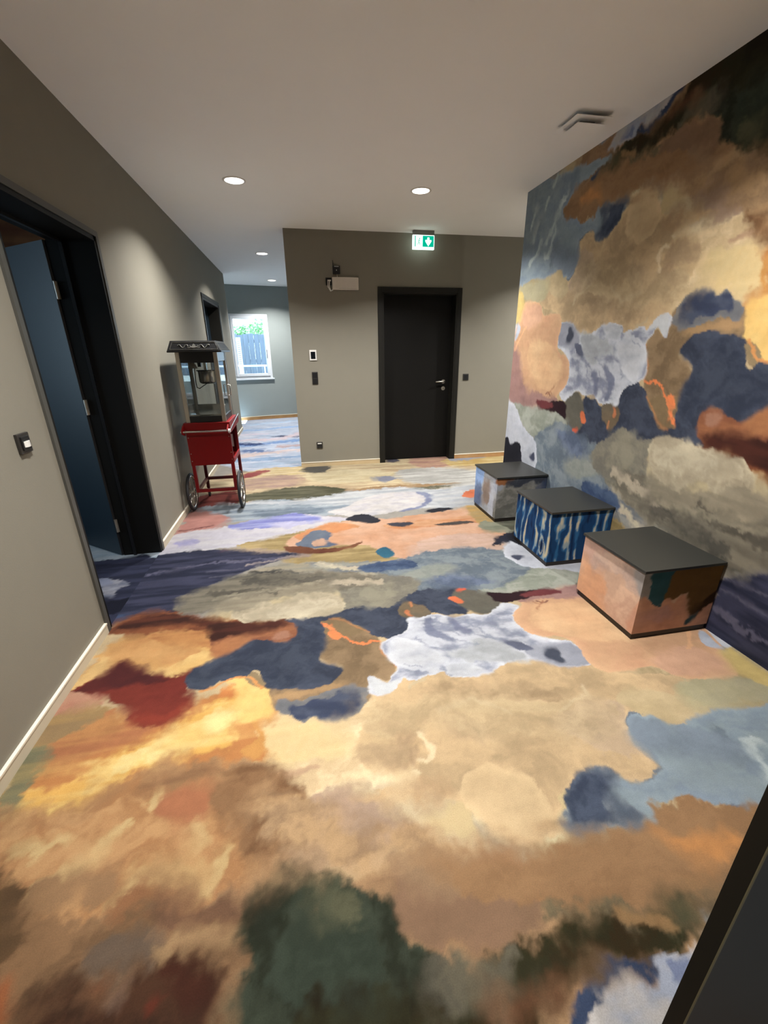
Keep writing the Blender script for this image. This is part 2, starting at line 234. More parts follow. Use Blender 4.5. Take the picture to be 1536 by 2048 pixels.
('P','a48b6b','b0976f',1.49,3,0.025,0.03,0.03,None,0.01,0.8,[0.328,1.112,0.277,1.08,0.195,1.094,0.136,1.151,0.105,1.22,0.131,1.314,0.23,1.37,0.334,1.285,0.381,1.188]),
('P','a98c70','b39676',1.53,1,0.02,0.02,0,None,0.01,1,[-0.022,1.183,-0.106,1.164,-0.172,1.165,-0.224,1.19,-0.115,1.195]),
('P','a58a68','b0966f',1.67,3,0.03,0.03,0,None,0.01,1,[0.433,1.003,0.353,0.98,0.18,1.0,0.073,1.02,0.17,1.033,0.33,1.06]),
('P','cf8f4a','d9a35a',1,1,0.04,0.05,0,None,0.01,1,[-1.198,1.218,-1.117,1.347,-1.052,1.533,-0.965,1.647,-0.731,1.545,-0.544,1.62,-0.378,1.679,-0.192,1.625,-0.102,1.529,-0.266,1.398,-0.239,1.296,-0.347,1.252,-0.603,1.283,-0.795,1.206,-0.98,1.141]),
('P','d5a05a','e3b86c',1,0,0.03,0.04,0,None,0.01,1,[-1.132,1.626,-1.13,1.801,-1.122,2.088,-0.972,2.279,-0.613,2.254,-0.266,2.156,-0.097,2.04,-0.203,1.939,-0.403,1.899,-0.535,1.814,-0.593,1.756,-0.811,1.818,-0.987,1.943,-1.042,1.849,-1.146,1.743]),
('P','c08050','cb9355',1,1,0.04,0.05,0,None,0.01,1,[-1.153,1.482,-1.132,1.626,-1.065,1.697,-0.868,1.6,-0.682,1.508,-0.771,1.428,-0.899,1.386,-1.019,1.347]),
('P','f0bd55','f3cf78',1,1,0.03,0.04,0,None,0.01,1,[-1.121,1.186,-1.072,1.262,-0.944,1.292,-0.819,1.359,-0.65,1.464,-0.551,1.549,-0.435,1.612,-0.282,1.612,-0.192,1.609,-0.19,1.541,-0.314,1.487,-0.4,1.438,-0.361,1.368,-0.489,1.336,-0.614,1.328,-0.754,1.273,-0.873,1.204,-1.015,1.181]),
('P','f8e096','f3cd74',1,2,0.03,0.05,0,None,0.01,1,[-0.863,1.295,-0.766,1.359,-0.626,1.446,-0.487,1.536,-0.279,1.58,-0.234,1.55,-0.374,1.472,-0.431,1.444,-0.535,1.38,-0.702,1.324]),
('P','d98a3e','e39a4c',1,0,0.015,0.02,0,None,0.01,1,[-0.48,1.621,-0.423,1.682,-0.33,1.653,-0.348,1.61,-0.433,1.597]),
('P','d9a04e','d9a04e',1,0,0.02,0.02,0,None,0.01,1,[-0.336,1.316,-0.264,1.373,-0.301,1.457,-0.245,1.394,-0.241,1.32,-0.284,1.272]),
('P','dfae6a','d29a58',1,0,0.04,0.04,0,None,0.01,1,[-1.109,2.085,-0.95,2.204,-0.696,2.128,-0.615,1.983,-0.74,1.892,-0.901,1.963,-1.037,1.953]),
('P','efcf86','e6bd70',1,0,0.025,0.03,0,None,0.01,1,[-0.846,1.86,-0.735,1.873,-0.615,1.983,-0.486,1.956,-0.428,1.896,-0.539,1.832,-0.629,1.815,-0.7,1.778]),
('P','e9c27c','e9c27c',1,0,0.025,0.03,0,None,0.01,1,[-1.19,1.752,-1.137,1.868,-1.106,2.044,-1.035,1.917,-1.075,1.822,-1.146,1.743]),
('P','bb7d63','cfa184',1,0,0.02,0.03,0,None,0.01,1,[-1.153,1.631,-1.161,1.776,-1.072,1.815,-0.974,1.753,-0.977,1.679,-1.067,1.654]),
('P','b99860','a98d62',1,1,0.03,0.04,0,None,0.01,1,[-1.193,1.49,-1.181,1.61,-1.073,1.67,-0.955,1.674,-0.963,1.592,-1.08,1.514,-1.109,1.428]),
('P','8d8a6a','a89868',1,1,0.03,0.04,0,None,0.01,1,[-1.148,1.208,-1.153,1.354,-1.16,1.461,-1.087,1.492,-1.059,1.397,-1.072,1.262,-1.088,1.179]),
('P','8e3c2c','84342a',1,0,0.02,0.03,0,None,0.01,1,[-1.164,1.783,-1.09,1.832,-1.023,1.886,-1.007,1.947,-0.968,1.969,-0.898,1.917,-0.819,1.844,-0.705,1.8,-0.645,1.836,-0.59,1.854,-0.611,1.787,-0.632,1.748,-0.574,1.641,-0.596,1.566,-0.634,1.514,-0.749,1.506,-0.809,1.555,-0.885,1.637,-0.958,1.71,-1.077,1.775]),
('P','5a2a2c','6d302c',1,0,0.018,0.02,0,None,0.01,1,[-1.123,1.784,-1.063,1.846,-1.018,1.913,-0.973,1.97,-0.888,1.908,-0.79,1.824,-0.733,1.778,-0.844,1.781,-0.949,1.77,-1.058,1.78]),
('L','a4452c','a4452c',1,0,0.03,0.03,0,None,0.02,0.7,[-0.793,1.552,-0.668,1.532,-0.598,1.578]),
('P','8a5233','9c6038',1,1,0.03,0.03,0,None,0.01,1,[-1.163,2.262,-1.09,2.394,-0.962,2.431,-0.774,2.36,-0.586,2.258,-0.325,2.194,-0.168,2.181,-0.091,2.105,-0.081,2.018,-0.124,1.956,-0.204,1.964,-0.312,2.013,-0.446,2.041,-0.639,2.107,-0.843,2.195,-1.021,2.187]),
('P','4f2d24','6d3c28',1,1,0.03,0.03,0,None,0.01,1,[-1.128,2.273,-1.053,2.366,-0.893,2.384,-0.735,2.31,-0.582,2.237,-0.381,2.185,-0.459,2.143,-0.687,2.21,-0.944,2.273]),
('P','b07c62','c08a68',1,0,0.02,0.02,0,None,0.01,1,[-0.262,2.074,-0.18,2.085,-0.102,2.079,-0.092,2.011,-0.138,1.968,-0.218,1.984]),
('P','cf9654','b87a44',1,1,0.03,0.03,0,None,0.01,1,[-0.918,2.183,-0.649,2.155,-0.423,2.071,-0.284,1.989,-0.41,1.957,-0.624,2.026,-0.837,2.079]),
('P','a88560','b8946a',1,3,0.05,0.05,0,None,0.01,1,[-1.241,1.194,-0.998,1.178,-0.856,1.2,-0.718,1.266,-0.555,1.305,-0.331,1.271,-0.179,1.208,-0.109,1.104,-0.106,0.998,-0.138,0.912,-0.079,0.83,0.134,0.826,0.297,0.839,0.462,0.833,0.606,0.777,0.756,0.793,0.952,0.761,1.085,0.827,1.329,0.769,1.618,0.685,0.772,0.086,-0.802,0.395]),
('P','bf8d58','cda06a',1,3,0.05,0.05,0,None,0.01,1,[-1.241,1.194,-0.998,1.178,-0.856,1.2,-0.718,1.266,-0.552,1.294,-0.344,1.231,-0.176,1.118,-0.17,0.933,-0.283,0.858,-0.488,0.849,-0.685,0.853,-1.03,0.867]),
('P','8f6a45','a07a52',1,3,0.035,0.03,0,None,0.01,1,[-0.409,1.194,-0.345,1.242,-0.254,1.244,-0.16,1.183,-0.109,1.068,-0.12,0.969,-0.161,0.909,-0.212,0.877,-0.274,0.91,-0.298,0.989,-0.37,1.051,-0.415,1.129]),
('P','9a7350','ab8458',1,1,0.04,0.03,0,None,0.01,1,[-0.672,1.228,-0.6,1.272,-0.477,1.279,-0.416,1.235,-0.497,1.202,-0.613,1.197]),
('P','c08055','b87c52',1,0,0.04,0.03,0,None,0.01,1,[-0.608,1.124,-0.578,1.19,-0.463,1.205,-0.401,1.145,-0.419,1.061,-0.535,1.084]),
('L','dfc286','dfc286',1,0,0.02,0.03,0,None,0.016,0.85,[-0.997,1.066,-0.94,1.064,-0.91,1.045,-0.875,1.074,-0.849,1.081]),
('L','dfc286','dfc286',1,0,0.02,0.03,0,None,0.016,0.85,[-0.808,0.99,-0.733,1.009,-0.733,1.046,-0.691,1.091,-0.672,1.104]),
('L','dfc286','dfc286',1,0,0.02,0.03,0,None,0.016,0.85,[-0.641,0.874,-0.586,0.906,-0.548,0.918,-0.484,0.885,-0.369,0.869,-0.323,0.941]),
('L','dfc286','dfc286',1,0,0.02,0.03,0,None,0.016,0.85,[-0.631,1.146,-0.605,1.168,-0.587,1.191]),
('L','dfc286','dfc286',1,0,0.02,0.03,0,None,0.016,0.85,[-0.44,1.049,-0.416,0.982]),
('L','dfc286','dfc286',1,0,0.02,0.03,0,None,0.016,0.85,[-0.88,0.946,-0.847,0.958,-0.784,0.965]),
('P','d9b77c','cda56c',1,3,0.03,0.04,0,None,0.01,0.8,[-0.599,0.948,-0.414,0.952,-0.346,0.897,-0.426,0.874,-0.546,0.911]),
('P','a5825a','b08a60',1,0,0.03,0.04,0,None,0.01,1,[-0.898,0.931,-0.854,0.972,-0.704,0.969,-0.627,0.947,-0.648,0.893,-0.765,0.892,-0.857,0.876]),
('P','b07e52','a5764c',1,0,0.04,0.04,0,None,0.01,1,[-0.653,0.87,-0.571,0.903,-0.409,0.858,-0.41,0.798,-0.54,0.802]),
('P','8f6f4c','a07c55',1,3,0.05,0.05,0,None,0.01,1,[-1.046,0.891,-0.85,0.886,-0.657,0.847,-0.485,0.836,-0.361,0.824,-0.262,0.792,-0.24,0.71,-0.269,0.637,-0.182,0.273,-0.802,0.395]),
('P','6f5639','80623f',1,0,0.04,0.04,0,None,0.01,1,[-1.075,1.016,-0.965,1.008,-0.891,0.929,-0.838,0.839,-0.866,0.784,-0.954,0.782]),
('P','7d6a58','8c7258',1,3,0.04,0.04,0,None,0.01,1,[-0.651,0.771,-0.59,0.801,-0.472,0.788,-0.414,0.76,-0.455,0.722,-0.447,0.691,-0.54,0.691,-0.63,0.718]),
('P','b5703c','a86838',1,0,0.03,0.03,0,None,0.01,1,[-0.84,0.665,-0.861,0.754,-0.821,0.733,-0.783,0.654]),
('P','4a3020','5e3e28',1,3,0.04,0.04,0,None,0.01,1,[-0.717,0.625,-0.754,0.698,-0.725,0.728,-0.643,0.72,-0.59,0.674,-0.515,0.686,-0.452,0.711,-0.374,0.686,-0.303,0.626,-0.293,0.557,-0.286,0.395,-0.654,0.467]),
('P','5d3321','4d2b1c',1,0,0.03,0.03,0,None,0.01,1,[-0.449,0.701,-0.402,0.703,-0.347,0.671,-0.314,0.619,-0.343,0.591,-0.408,0.629]),
('L','7d3a22','7d3a22',1,0,0.02,0.03,0,None,0.012,0.7,[-0.46,0.635,-0.443,0.634]),
('L','84512f','84512f',1,0,0.02,0.03,0,None,0.012,0.6,[-0.602,0.689,-0.582,0.683]),
('L','8f7462','8f7462',1,0,0.02,0.03,0,None,0.014,0.6,[-0.542,0.664,-0.526,0.665]),
('L','b59468','b59468',1,0,0.025,0.03,0,None,0.022,0.8,[-0.456,0.727,-0.411,0.744,-0.334,0.741,-0.3,0.727]),
('P','7c5c46','8d6a4c',1,0,0.04,0.03,0,None,0.01,1,[-0.523,0.832,-0.418,0.835,-0.291,0.81,-0.273,0.771,-0.352,0.77,-0.407,0.786,-0.472,0.788]),
('P','a38163','94765a',1,3,0.05,0.05,0,None,0.01,1,[0.146,0.735,0.336,0.761,0.525,0.75,0.656,0.69,0.562,0.64,0.495,0.574,0.379,0.571,0.249,0.592,0.178,0.627,0.148,0.676]),
('P','b3936f','c09c74',1,3,0.04,0.04,0,None,0.01,1,[0.188,0.79,0.258,0.815,0.354,0.813,0.438,0.775,0.448,0.725,0.315,0.701,0.23,0.718]),
('P','c09468','b88c60',1,3,0.03,0.03,0,None,0.01,1,[0.405,0.774,0.55,0.767,0.545,0.726,0.422,0.737]),
('L','c98f4e','c98f4e',1,0,0.02,0.03,0,None,0.014,0.9,[0.561,0.652,0.582,0.675,0.659,0.67,0.764,0.655]),
('P','74684f','857658',1,3,0.04,0.05,0,None,0.01,1,[0.544,0.608,0.599,0.65,0.723,0.644,0.86,0.649,0.961,0.609,1.142,0.599,1.115,0.529,0.956,0.504,0.798,0.535,0.679,0.581]),
('P','a08358','b8935c',1,3,0.03,0.04,0,None,0.01,1,[0.889,0.664,0.994,0.663,1.02,0.617,1.053,0.598,0.951,0.599,0.904,0.621]),
('P','d39a54','dca868',1,1,0.02,0.03,0,None,0.01,1,[1.01,0.742,1.111,0.729,1.209,0.694,1.198,0.658,1.147,0.654,1.074,0.691,1.002,0.713]),
('L','d6a668','d6a668',1,0,0.015,0.02,0,None,0.014,0.8,[0.97,0.647,0.984,0.615,1.022,0.601]),
('P','a58157','b58e5e',1,3,0.03,0.04,0,None,0.01,1,[1.068,0.83,1.217,0.797,1.405,0.745,1.618,0.685,1.42,0.659,1.181,0.723,1.024,0.779]),
('P','53627a','53627a',1,0,0.015,0.02,0,None,0.01,1,[1.109,0.561,1.174,0.58,1.178,0.553,1.095,0.533]),
('P','363b2b','4a5242',1,3,0.035,0.035,0,None,0.01,1,[-0.272,0.759,-0.235,0.799,-0.166,0.828,-0.079,0.833,0.009,0.813,0.091,0.758,0.155,0.709,0.163,0.651,0.185,0.605,0.211,0.599,0.265,0.559,0.315,0.486,0.194,0.199,-0.25,0.287,-0.257,0.635,-0.273,0.706]),
('P','26281a','2f3322',1,0,0.04,0.04,0,None,0.01,1,[-0.259,0.768,-0.166,0.828,-0.079,0.805,-0.164,0.749,-0.228,0.718]),
('P','4b5647','3c4638',1,3,0.05,0.05,0,None,0.01,1,[-0.187,0.679,-0.055,0.716,0.063,0.671,0.105,0.601,0.057,0.546,-0.11,0.57,-0.171,0.618]),
('P','5c5c44','6a6a50',1,3,0.04,0.04,0,None,0.01,1,[-0.051,0.786,0.035,0.775,0.056,0.717,0.012,0.692,-0.04,0.736]),
('P','322a14','3c3a20',1,3,0.05,0.05,0,None,0.01,1,[-0.111,0.562,0.033,0.55,0.197,0.509,0.277,0.452,0.143,0.209,-0.182,0.273]),
('P','463617','3d3a20',1,3,0.035,0.04,0,None,0.01,1,[0.34,0.544,0.433,0.566,0.49,0.565,0.566,0.571,0.625,0.592,0.687,0.593,0.758,0.563,0.893,0.536,0.943,0.506,0.823,0.478,0.713,0.47,0.621,0.461,0.511,0.438,0.423,0.4,0.285,0.229,0.068,0.272,0.193,0.493,0.363,0.476]),
('P','6d6858','77705c',1,3,0.04,0.04,0,None,0.01,1,[0.34,0.544,0.433,0.566,0.449,0.542,0.366,0.484,0.242,0.492,0.2,0.517,0.218,0.578]),
('P','4f5038','605c40',1,3,0.03,0.04,0,None,0.01,1,[0.848,0.576,0.973,0.569,1.009,0.539,0.934,0.514,0.872,0.531]),
('L','b08a58','b08a58',1,0,0.02,0.02,0,None,0.014,0.8,[0.764,0.57,0.839,0.547,0.891,0.526]),
('L','84593a','84593a',1,0,0.025,0.03,0,None,0.02,0.7,[0.347,0.469,0.429,0.455,0.48,0.453,0.508,0.465]),
('P','3a4763','4a5a78',1,0,0.012,0.03,0,None,0.01,1,[0.451,0.365,0.52,0.412,0.595,0.443,0.688,0.475,0.777,0.477,0.813,0.475,0.8,0.453,0.733,0.443,0.648,0.433,0.616,0.418,0.555,0.389,0.507,0.339]),
('P','c9c4c0','adb4c4',1,2,0.012,0.03,0,None,0.01,1,[0.518,0.337,0.553,0.389,0.613,0.422,0.646,0.422,0.699,0.436,0.777,0.443,0.833,0.481,0.955,0.472,1.038,0.435,0.762,0.289]),
('P','7682a4','8f99b4',1,0,0.02,0.03,0,None,0.01,1,[0.851,0.467,0.908,0.471,0.895,0.444,0.834,0.427]),
('P','8b949c','77838f',1,3,0.012,0.03,0,None,0.01,1,[1.241,1.143,1.315,1.16,1.368,1.122,1.409,1.062,1.591,1.05,1.864,1.056,2.036,0.981,1.618,0.685,1.284,0.783,1.09,0.833,1.03,0.786,0.974,0.765,0.856,0.78,0.767,0.823,0.794,0.886,0.854,0.948,0.953,0.968,1.028,0.957,1.094,0.896,1.193,0.93,1.231,0.998,1.237,1.08]),
('P','6c7686','7f8894',1,1,0.02,0.03,0,None,0.01,1,[1.252,1.127,1.343,1.122,1.395,1.047,1.523,1.009,1.52,0.962,1.386,0.967,1.288,1.033]),
('P','4f5a70','5b667b',1,0,0.015,0.02,0,None,0.01,1,[0.762,0.824,0.811,0.9,0.871,0.953,0.974,0.968,1.037,0.941,0.983,0.884,0.919,0.852,0.915,0.809,0.867,0.794]),
('L','5f6c80','5f6c80',1,0,0.02,0.03,0,None,0.025,0.8,[0.955,0.836,0.969,0.782]),
('L','a9b0b4','a9b0b4',1,0,0.015,0.03,0,None,0.014,0.8,[1.317,0.855,1.344,0.821]),
('P','8f7557','a0845f',1.73,3,0.05,0.05,0,None,0.01,1,[0.357,0.802,0.137,0.806,-0.183,0.901,-0.246,1.103,-0.067,1.036,0.046,0.955,0.175,0.911,0.305,0.904]),
('P','7d898f','6d7984',1.77,3,0.012,0.02,0.02,None,0.01,1,[2.175,0.329,1.503,0.349,1.03,0.377,0.953,0.3,0.801,0.311,1.138,0.225,1.78,0.188,2.524,0.13,2.398,1.118,2.135,1.133,1.849,1.098,1.588,1.113,1.471,1.064,1.405,1.084,1.342,1.144,1.241,1.135,1.222,1.02,1.213,0.92,1.096,0.885,1.058,0.92,0.98,0.968,0.865,0.932,0.797,0.88,0.759,0.814,0.926,0.769,1.061,0.764,1.092,0.828,1.355,0.765,1.486,0.699,1.436,0.621,1.302,0.551,1.13,0.533,1.073,0.474]),
('L','9fa8a6','9fa8a6',1.77,0,0.025,0.03,0,None,0.018,0.75,[1.507,0.614,1.58,0.711,1.68,0.836]),
('L','9fa8a6','9fa8a6',1.78,0,0.025,0.03,0,None,0.018,0.75,[1.722,0.544,1.833,0.651,1.919,0.787]),
('L','9fa8a6','9fa8a6',1.75,0,0.025,0.03,0,None,0.018,0.75,[1.767,0.818,1.835,0.897,1.942,0.959]),
('L','9fa8a6','9fa8a6',1.79,0,0.025,0.03,0,None,0.018,0.75,[1.429,0.557,1.549,0.637]),
('L','9fa8a6','9fa8a6',1.75,0,0.025,0.03,0,None,0.018,0.75,[1.568,0.762,1.612,0.9,1.684,0.937]),
('L','9fa8a6','9fa8a6',1.8,0,0.025,0.03,0,None,0.018,0.75,[1.608,0.392,1.667,0.454]),
('L','9fa8a6','9fa8a6',1.79,0,0.025,0.03,0,None,0.018,0.75,[1.912,0.555,1.976,0.669]),
('L','5d6872','5d6872',1.8,0,0.03,0.03,0,None,0.02,0.7,[1.359,0.492,1.445,0.586]),
('L','5d6872','5d6872',1.78,0,0.03,0.03,0,None,0.02,0.7,[1.79,0.599,1.848,0.711]),
('L','5d6872','5d6872',1.71,0,0.03,0.03,0,None,0.02,0.7,[1.532,0.915,1.588,1.005]),
('P','68727f','737d88',1.67,3,0.03,0.03,0,None,0.01,0.7,[1.585,0.905,1.41,0.915,1.23,1.007,1.245,1.12,1.333,1.133,1.421,1.067,1.544,1.025]),
('P','5a616b','6b7279',1.75,3,0.014,0.02,0,None,0.01,1,[1.021,0.774,0.906,0.78,0.767,0.814,0.797,0.88,0.865,0.932,0.977,0.965,1.044,0.923,0.977,0.876]),
('P','8c6d4a','7d6040',1.77,3,0.03,0.04,0,None,0.01,1,[1.442,0.642,1.292,0.591,1.032,0.564,0.782,0.59,0.575,0.635,0.315,0.717,0.265,0.816,0.511,0.771,0.673,0.775,0.754,0.806,0.928,0.759,1.063,0.755,1.096,0.812,1.358,0.756,1.475,0.696]),
('P','b07c40','9c7040',1.78,0,0.03,0.03,0,None,0.01,1,[1.27,0.677,1.222,0.627,1.099,0.652,1.045,0.717,1.162,0.706]),
('P','ecbb58','f2cf80',1.08,0,0.02,0.03,0,None,0.01,1,[-0.201,1.51,-0.248,1.469,-0.355,1.458,-0.447,1.757,-0.384,1.729,-0.349,1.691,-0.291,1.637,-0.221,1.604,-0.182,1.563]),
('P','414859','4d5566',1,3,0.008,0.014,0.012,None,0.01,1,[-0.125,2.152,0.021,2.162,0.109,2.159,0.203,2.203,0.283,2.22,0.408,2.171,0.522,2.232,0.643,2.322,0.789,2.355,0.918,2.328,1.014,2.218,0.918,2.064,0.86,1.997,0.755,2.05,0.634,2.06,0.563,2.023,0.53,1.942,0.475,1.885,0.382,1.869,0.299,1.948,0.185,2.048,0.075,2.1,0.007,1.895,-0.098,1.917]),
('P','8d7657','9d8463',1.08,3,0.006,0.012,0.012,None,0.01,1,[0.214,1.533,0.202,1.466,0.143,1.466,-0.028,1.53,-0.201,1.495,-0.229,1.573,-0.226,1.62,-0.103,1.616,0.039,1.63,0.086,1.665,0.096,1.711,0.032,1.751,-0.018,1.827,-0.017,1.901,-0.01,1.998,-0.012,2.086,0.075,2.131,0.16,2.114,0.2,2.045,0.271,1.969,0.332,1.879,0.319,1.795,0.362,1.703,0.364,1.633,0.336,1.584,0.302,1.552,0.251,1.601,0.218,1.593]),
('P','ab8c62','b8966a',1.08,0,0.02,0.02,0,None,0.01,1,[0.168,1.545,0.016,1.561,-0.128,1.536,-0.211,1.541,-0.198,1.588,-0.045,1.589,0.055,1.612]),
('P','7b7c80','8a8682',1.08,2,0.006,0.012,0.025,None,0.01,1,[0.202,1.529,0.177,1.45,0.117,1.401,0.036,1.384,-0.02,1.387,-0.049,1.418,-0.089,1.407,-0.128,1.446,-0.179,1.466,-0.204,1.51,-0.18,1.543,-0.124,1.524,-0.077,1.529,-0.013,1.55,0.06,1.559,0.112,1.574,0.162,1.563]),
('P','48516a','5b6377',1.08,2,0.01,0.015,0.03,None,0.01,1,[0.163,1.518,0.146,1.457,0.102,1.414,0.032,1.397,-0.021,1.399,-0.053,1.43,-0.094,1.423,-0.13,1.465,-0.135,1.497,-0.079,1.501,-0.025,1.521,0.048,1.525,0.098,1.544]),
('P','414859','505768',1.08,3,0.006,0.012,0.018,None,0.01,1,[0.109,1.683,0.09,1.651,0.044,1.612,-0.022,1.582,-0.064,1.583,-0.111,1.608,-0.196,1.61,-0.245,1.625,-0.288,1.668,-0.283,1.693,-0.258,1.7,-0.285,1.731,-0.331,1.769,-0.366,1.795,-0.377,1.752,-0.393,1.733,-0.468,1.727,-0.508,1.859,-0.45,1.919,-0.386,2.005,-0.315,2.007,-0.236,1.965,-0.156,1.966,-0.122,2.03,-0.132,2.104,-0.187,2.161,-0.048,2.169,0.075,2.131,0.165,2.195,0.275,2.222,0.411,2.189,0.506,2.218,0.666,2.324,0.828,2.343,0.963,2.302,0.866,2.194,0.839,2.13,0.919,2.088,0.885,2.032,0.83,2.001,0.742,2.029,0.66,2.107,0.58,2.212,0.5,2.109,0.517,1.994,0.484,1.92,0.414,1.884,0.316,1.899,0.262,1.989,0.188,2.054,0.14,2.112,0.03,2.111,-0.001,2.048,-0.005,1.94,-0.015,1.855,0.006,1.782,0.077,1.734]),
('P','8f8062','a08a66',1.08,0,0.006,0.012,0.012,None,0.01,1,[-0.258,1.7,-0.28,1.641,-0.323,1.661,-0.363,1.707,-0.373,1.756,-0.365,1.792,-0.318,1.754]),
('P','525a6c','474e60',1.08,2,0.02,0.02,0.02,None,0.01,0.7,[0.039,1.63,-0.048,1.598,-0.145,1.626,-0.116,1.658,-0.018,1.675]),
('P','6b695f','7a7466',1.08,0,0.008,0.012,0,None,0.01,1,[1.071,2.253,1.118,2.083,1.068,2.02,0.963,1.984,0.896,2.059,0.842,2.184,0.929,2.3]),
('P','746551','86745a',1.08,0,0.008,0.012,0,None,0.01,1,[0.673,2.059,0.61,2.027,0.521,2.029,0.48,2.106,0.545,2.206,0.605,2.173]),
('P','857052','907a58',1.08,0,0.01,0.012,0,None,0.01,1,[0.268,1.979,0.208,1.942,0.125,1.954,0.074,2.089,0.119,2.117,0.193,2.044]),
('L','d09460','d09460',1.08,0,0.006,0.01,0,None,0.006,0.9,[0.366,1.653,0.362,1.703,0.318,1.769,0.331,1.842]),
('L','ef8b45','ef8b45',1.08,0,0.006,0.02,0,None,0.008,1,[0.328,1.857,0.272,1.875,0.259,1.861,0.211,1.86,0.164,1.909,0.126,1.944]),
('L','c98a50','c98a50',1.08,0,0.005,0.015,0,None,0.004,0.8,[0.284,1.949,0.196,2.034,0.162,2.082,0.078,2.121]),
('P','f08a44','b88050',1.08,2,0.008,0.03,0.03,None,0.01,1,[0.13,1.939,0.071,1.924,0.047,1.975,0.064,2.027,0.031,2.098,0.068,2.073,0.109,2.002]),
('P','ee7f3e','d07a44',1.08,2,0.008,0.02,0.02,None,0.01,1,[0.024,1.944,0.001,1.951,-0.015,1.997,-0.002,2.018,0.016,1.981]),
('P','e67a3e','c07048',1.08,0,0.008,0.02,0,None,0.01,1,[0.906,2.139,0.861,2.127,0.835,2.189,0.871,2.215]),
('P','e8683a','e8683a',1.08,0,0.008,0.015,0,None,0.01,1,[0.978,2.287,0.928,2.258,0.901,2.274,0.949,2.31]),
('P','d98450','a87850',1.08,0,0.01,0.02,0,None,0.01,1,[0.575,2.059,0.537,2.049,0.517,2.099,0.539,2.126]),
('L','cf8a54','cf8a54',1.08,0,0.008,0.015,0,None,0.007,0.9,[0.579,2.144,0.581,2.194]),
('P','cdd0d8','9398aa',1.08,2,0.005,0.012,0.02,'dcdee2',0.006,1,[1.329,1.655,1.347,1.495,1.289,1.462,1.153,1.49,1.045,1.571,0.901,1.566,0.817,1.521,0.713,1.507,0.622,1.529,0.575,1.581,0.488,1.558,0.432,1.543,0.392,1.574,0.361,1.544,0.333,1.497,0.244,1.483,0.215,1.533,0.218,1.6,0.252,1.597,0.303,1.556,0.333,1.594,0.362,1.643,0.356,1.703,0.317,1.774,0.331,1.847,0.425,1.887,0.48,1.922,0.516,1.985,0.523,2.024,0.659,2.051,0.745,2.02,0.794,1.985,0.891,2.009,0.964,1.976,1.087,2.041,1.154,2.066,1.223,2.012,1.142,1.934,1.121,1.852,1.159,1.748,1.26,1.682]),
('P','aeb1b4','b9bcc0',1.08,2,0.015,0.02,0.02,None,0.01,1,[1.02,1.584,0.859,1.577,0.696,1.638,0.637,1.727,0.747,1.717,0.847,1.778,0.961,1.732]),
('P','cfd1d6','c0c3cb',1.08,2,0.02,0.02,0.03,None,0.01,1,[0.626,1.639,0.476,1.6,0.385,1.663,0.338,1.806,0.435,1.864,0.545,1.814]),
('P','b4b7bd','c6c8cc',1.08,2,0.01,0.01,0.02,None,0.01,1,[0.777,1.535,0.71,1.516,0.62,1.536,0.604,1.596,0.684,1.616,0.765,1.58]),
('P','9599a8','a6a9b4',1.08,0,0.012,0.012,0,None,0.01,1,[1.339,1.509,1.274,1.473,1.151,1.499,1.052,1.583,1.064,1.67,1.254,1.656,1.326,1.615]),
('P','3f4454','525868',1.08,0,0.008,0.012,0,None,0.01,1,[1.206,1.508,1.155,1.53,1.126,1.581,1.159,1.631,1.208,1.624,1.207,1.553]),
('P','5d6276','71768a',1.08,0,0.01,0.012,0,None,0.01,1,[1.092,1.644,1.026,1.645,0.964,1.719,0.992,1.738,1.054,1.708]),
('P','777c96','8d92a8',1.08,0,0.022,0.02,0,None,0.01,0.85,[0.844,1.827,0.789,1.813,0.754,1.895,0.752,1.993,0.803,1.985,0.803,1.911]),
('P','70768f','8a90a6',1.08,0,0.022,0.02,0,None,0.01,0.85,[0.713,1.775,0.648,1.819,0.598,1.874,0.588,1.943,0.622,2.017,0.661,2.009,0.641,1.912,0.686,1.844]),
('L','8b91a6','8b91a6',1.08,0,0.01,0.03,0,None,0.006,0.6,[0.983,1.732,0.884,1.792,0.815,1.826]),
('L','8b91a6','8b91a6',1.08,0,0.01,0.03,0,None,0.006,0.6,[0.82,1.73,0.757,1.752,0.645,1.83]),
('L','8b91a6','8b91a6',1.08,0,0.01,0.03,0,None,0.006,0.6,[0.792,1.545,0.811,1.578,0.759,1.603]),
('L','8b91a6','8b91a6',1.08,0,0.01,0.03,0,None,0.006,0.6,[0.619,1.542,0.579,1.597]),
('L','8b91a6','8b91a6',1.08,0,0.01,0.03,0,None,0.006,0.6,[0.675,1.717,0.571,1.782,0.533,1.859]),
('L','8b91a6','8b91a6',1.08,0,0.01,0.03,0,None,0.006,0.6,[0.928,1.781,0.862,1.877,0.86,1.965]),
('L','8b91a6','8b91a6',1.08,0,0.01,0.03,0,None,0.006,0.6,[1.086,1.759,0.994,1.859,0.99,1.963]),
('L','8b91a6','8b91a6',1.08,0,0.01,0.03,0,None,0.006,0.6,[0.751,1.811,0.698,1.904,0.689,2.012]),
('L','8b91a6','8b91a6',1.08,0,0.01,0.03,0,None,0.006,0.6,[0.496,1.641,0.426,1.673]),
('P','dadbda','c9ccd0',1.08,0,0.008,0.01,0,None,0.01,1,[0.361,1.564,0.326,1.5,0.248,1.487,0.225,1.537,0.225,1.594,0.254,1.592,0.303,1.547]),
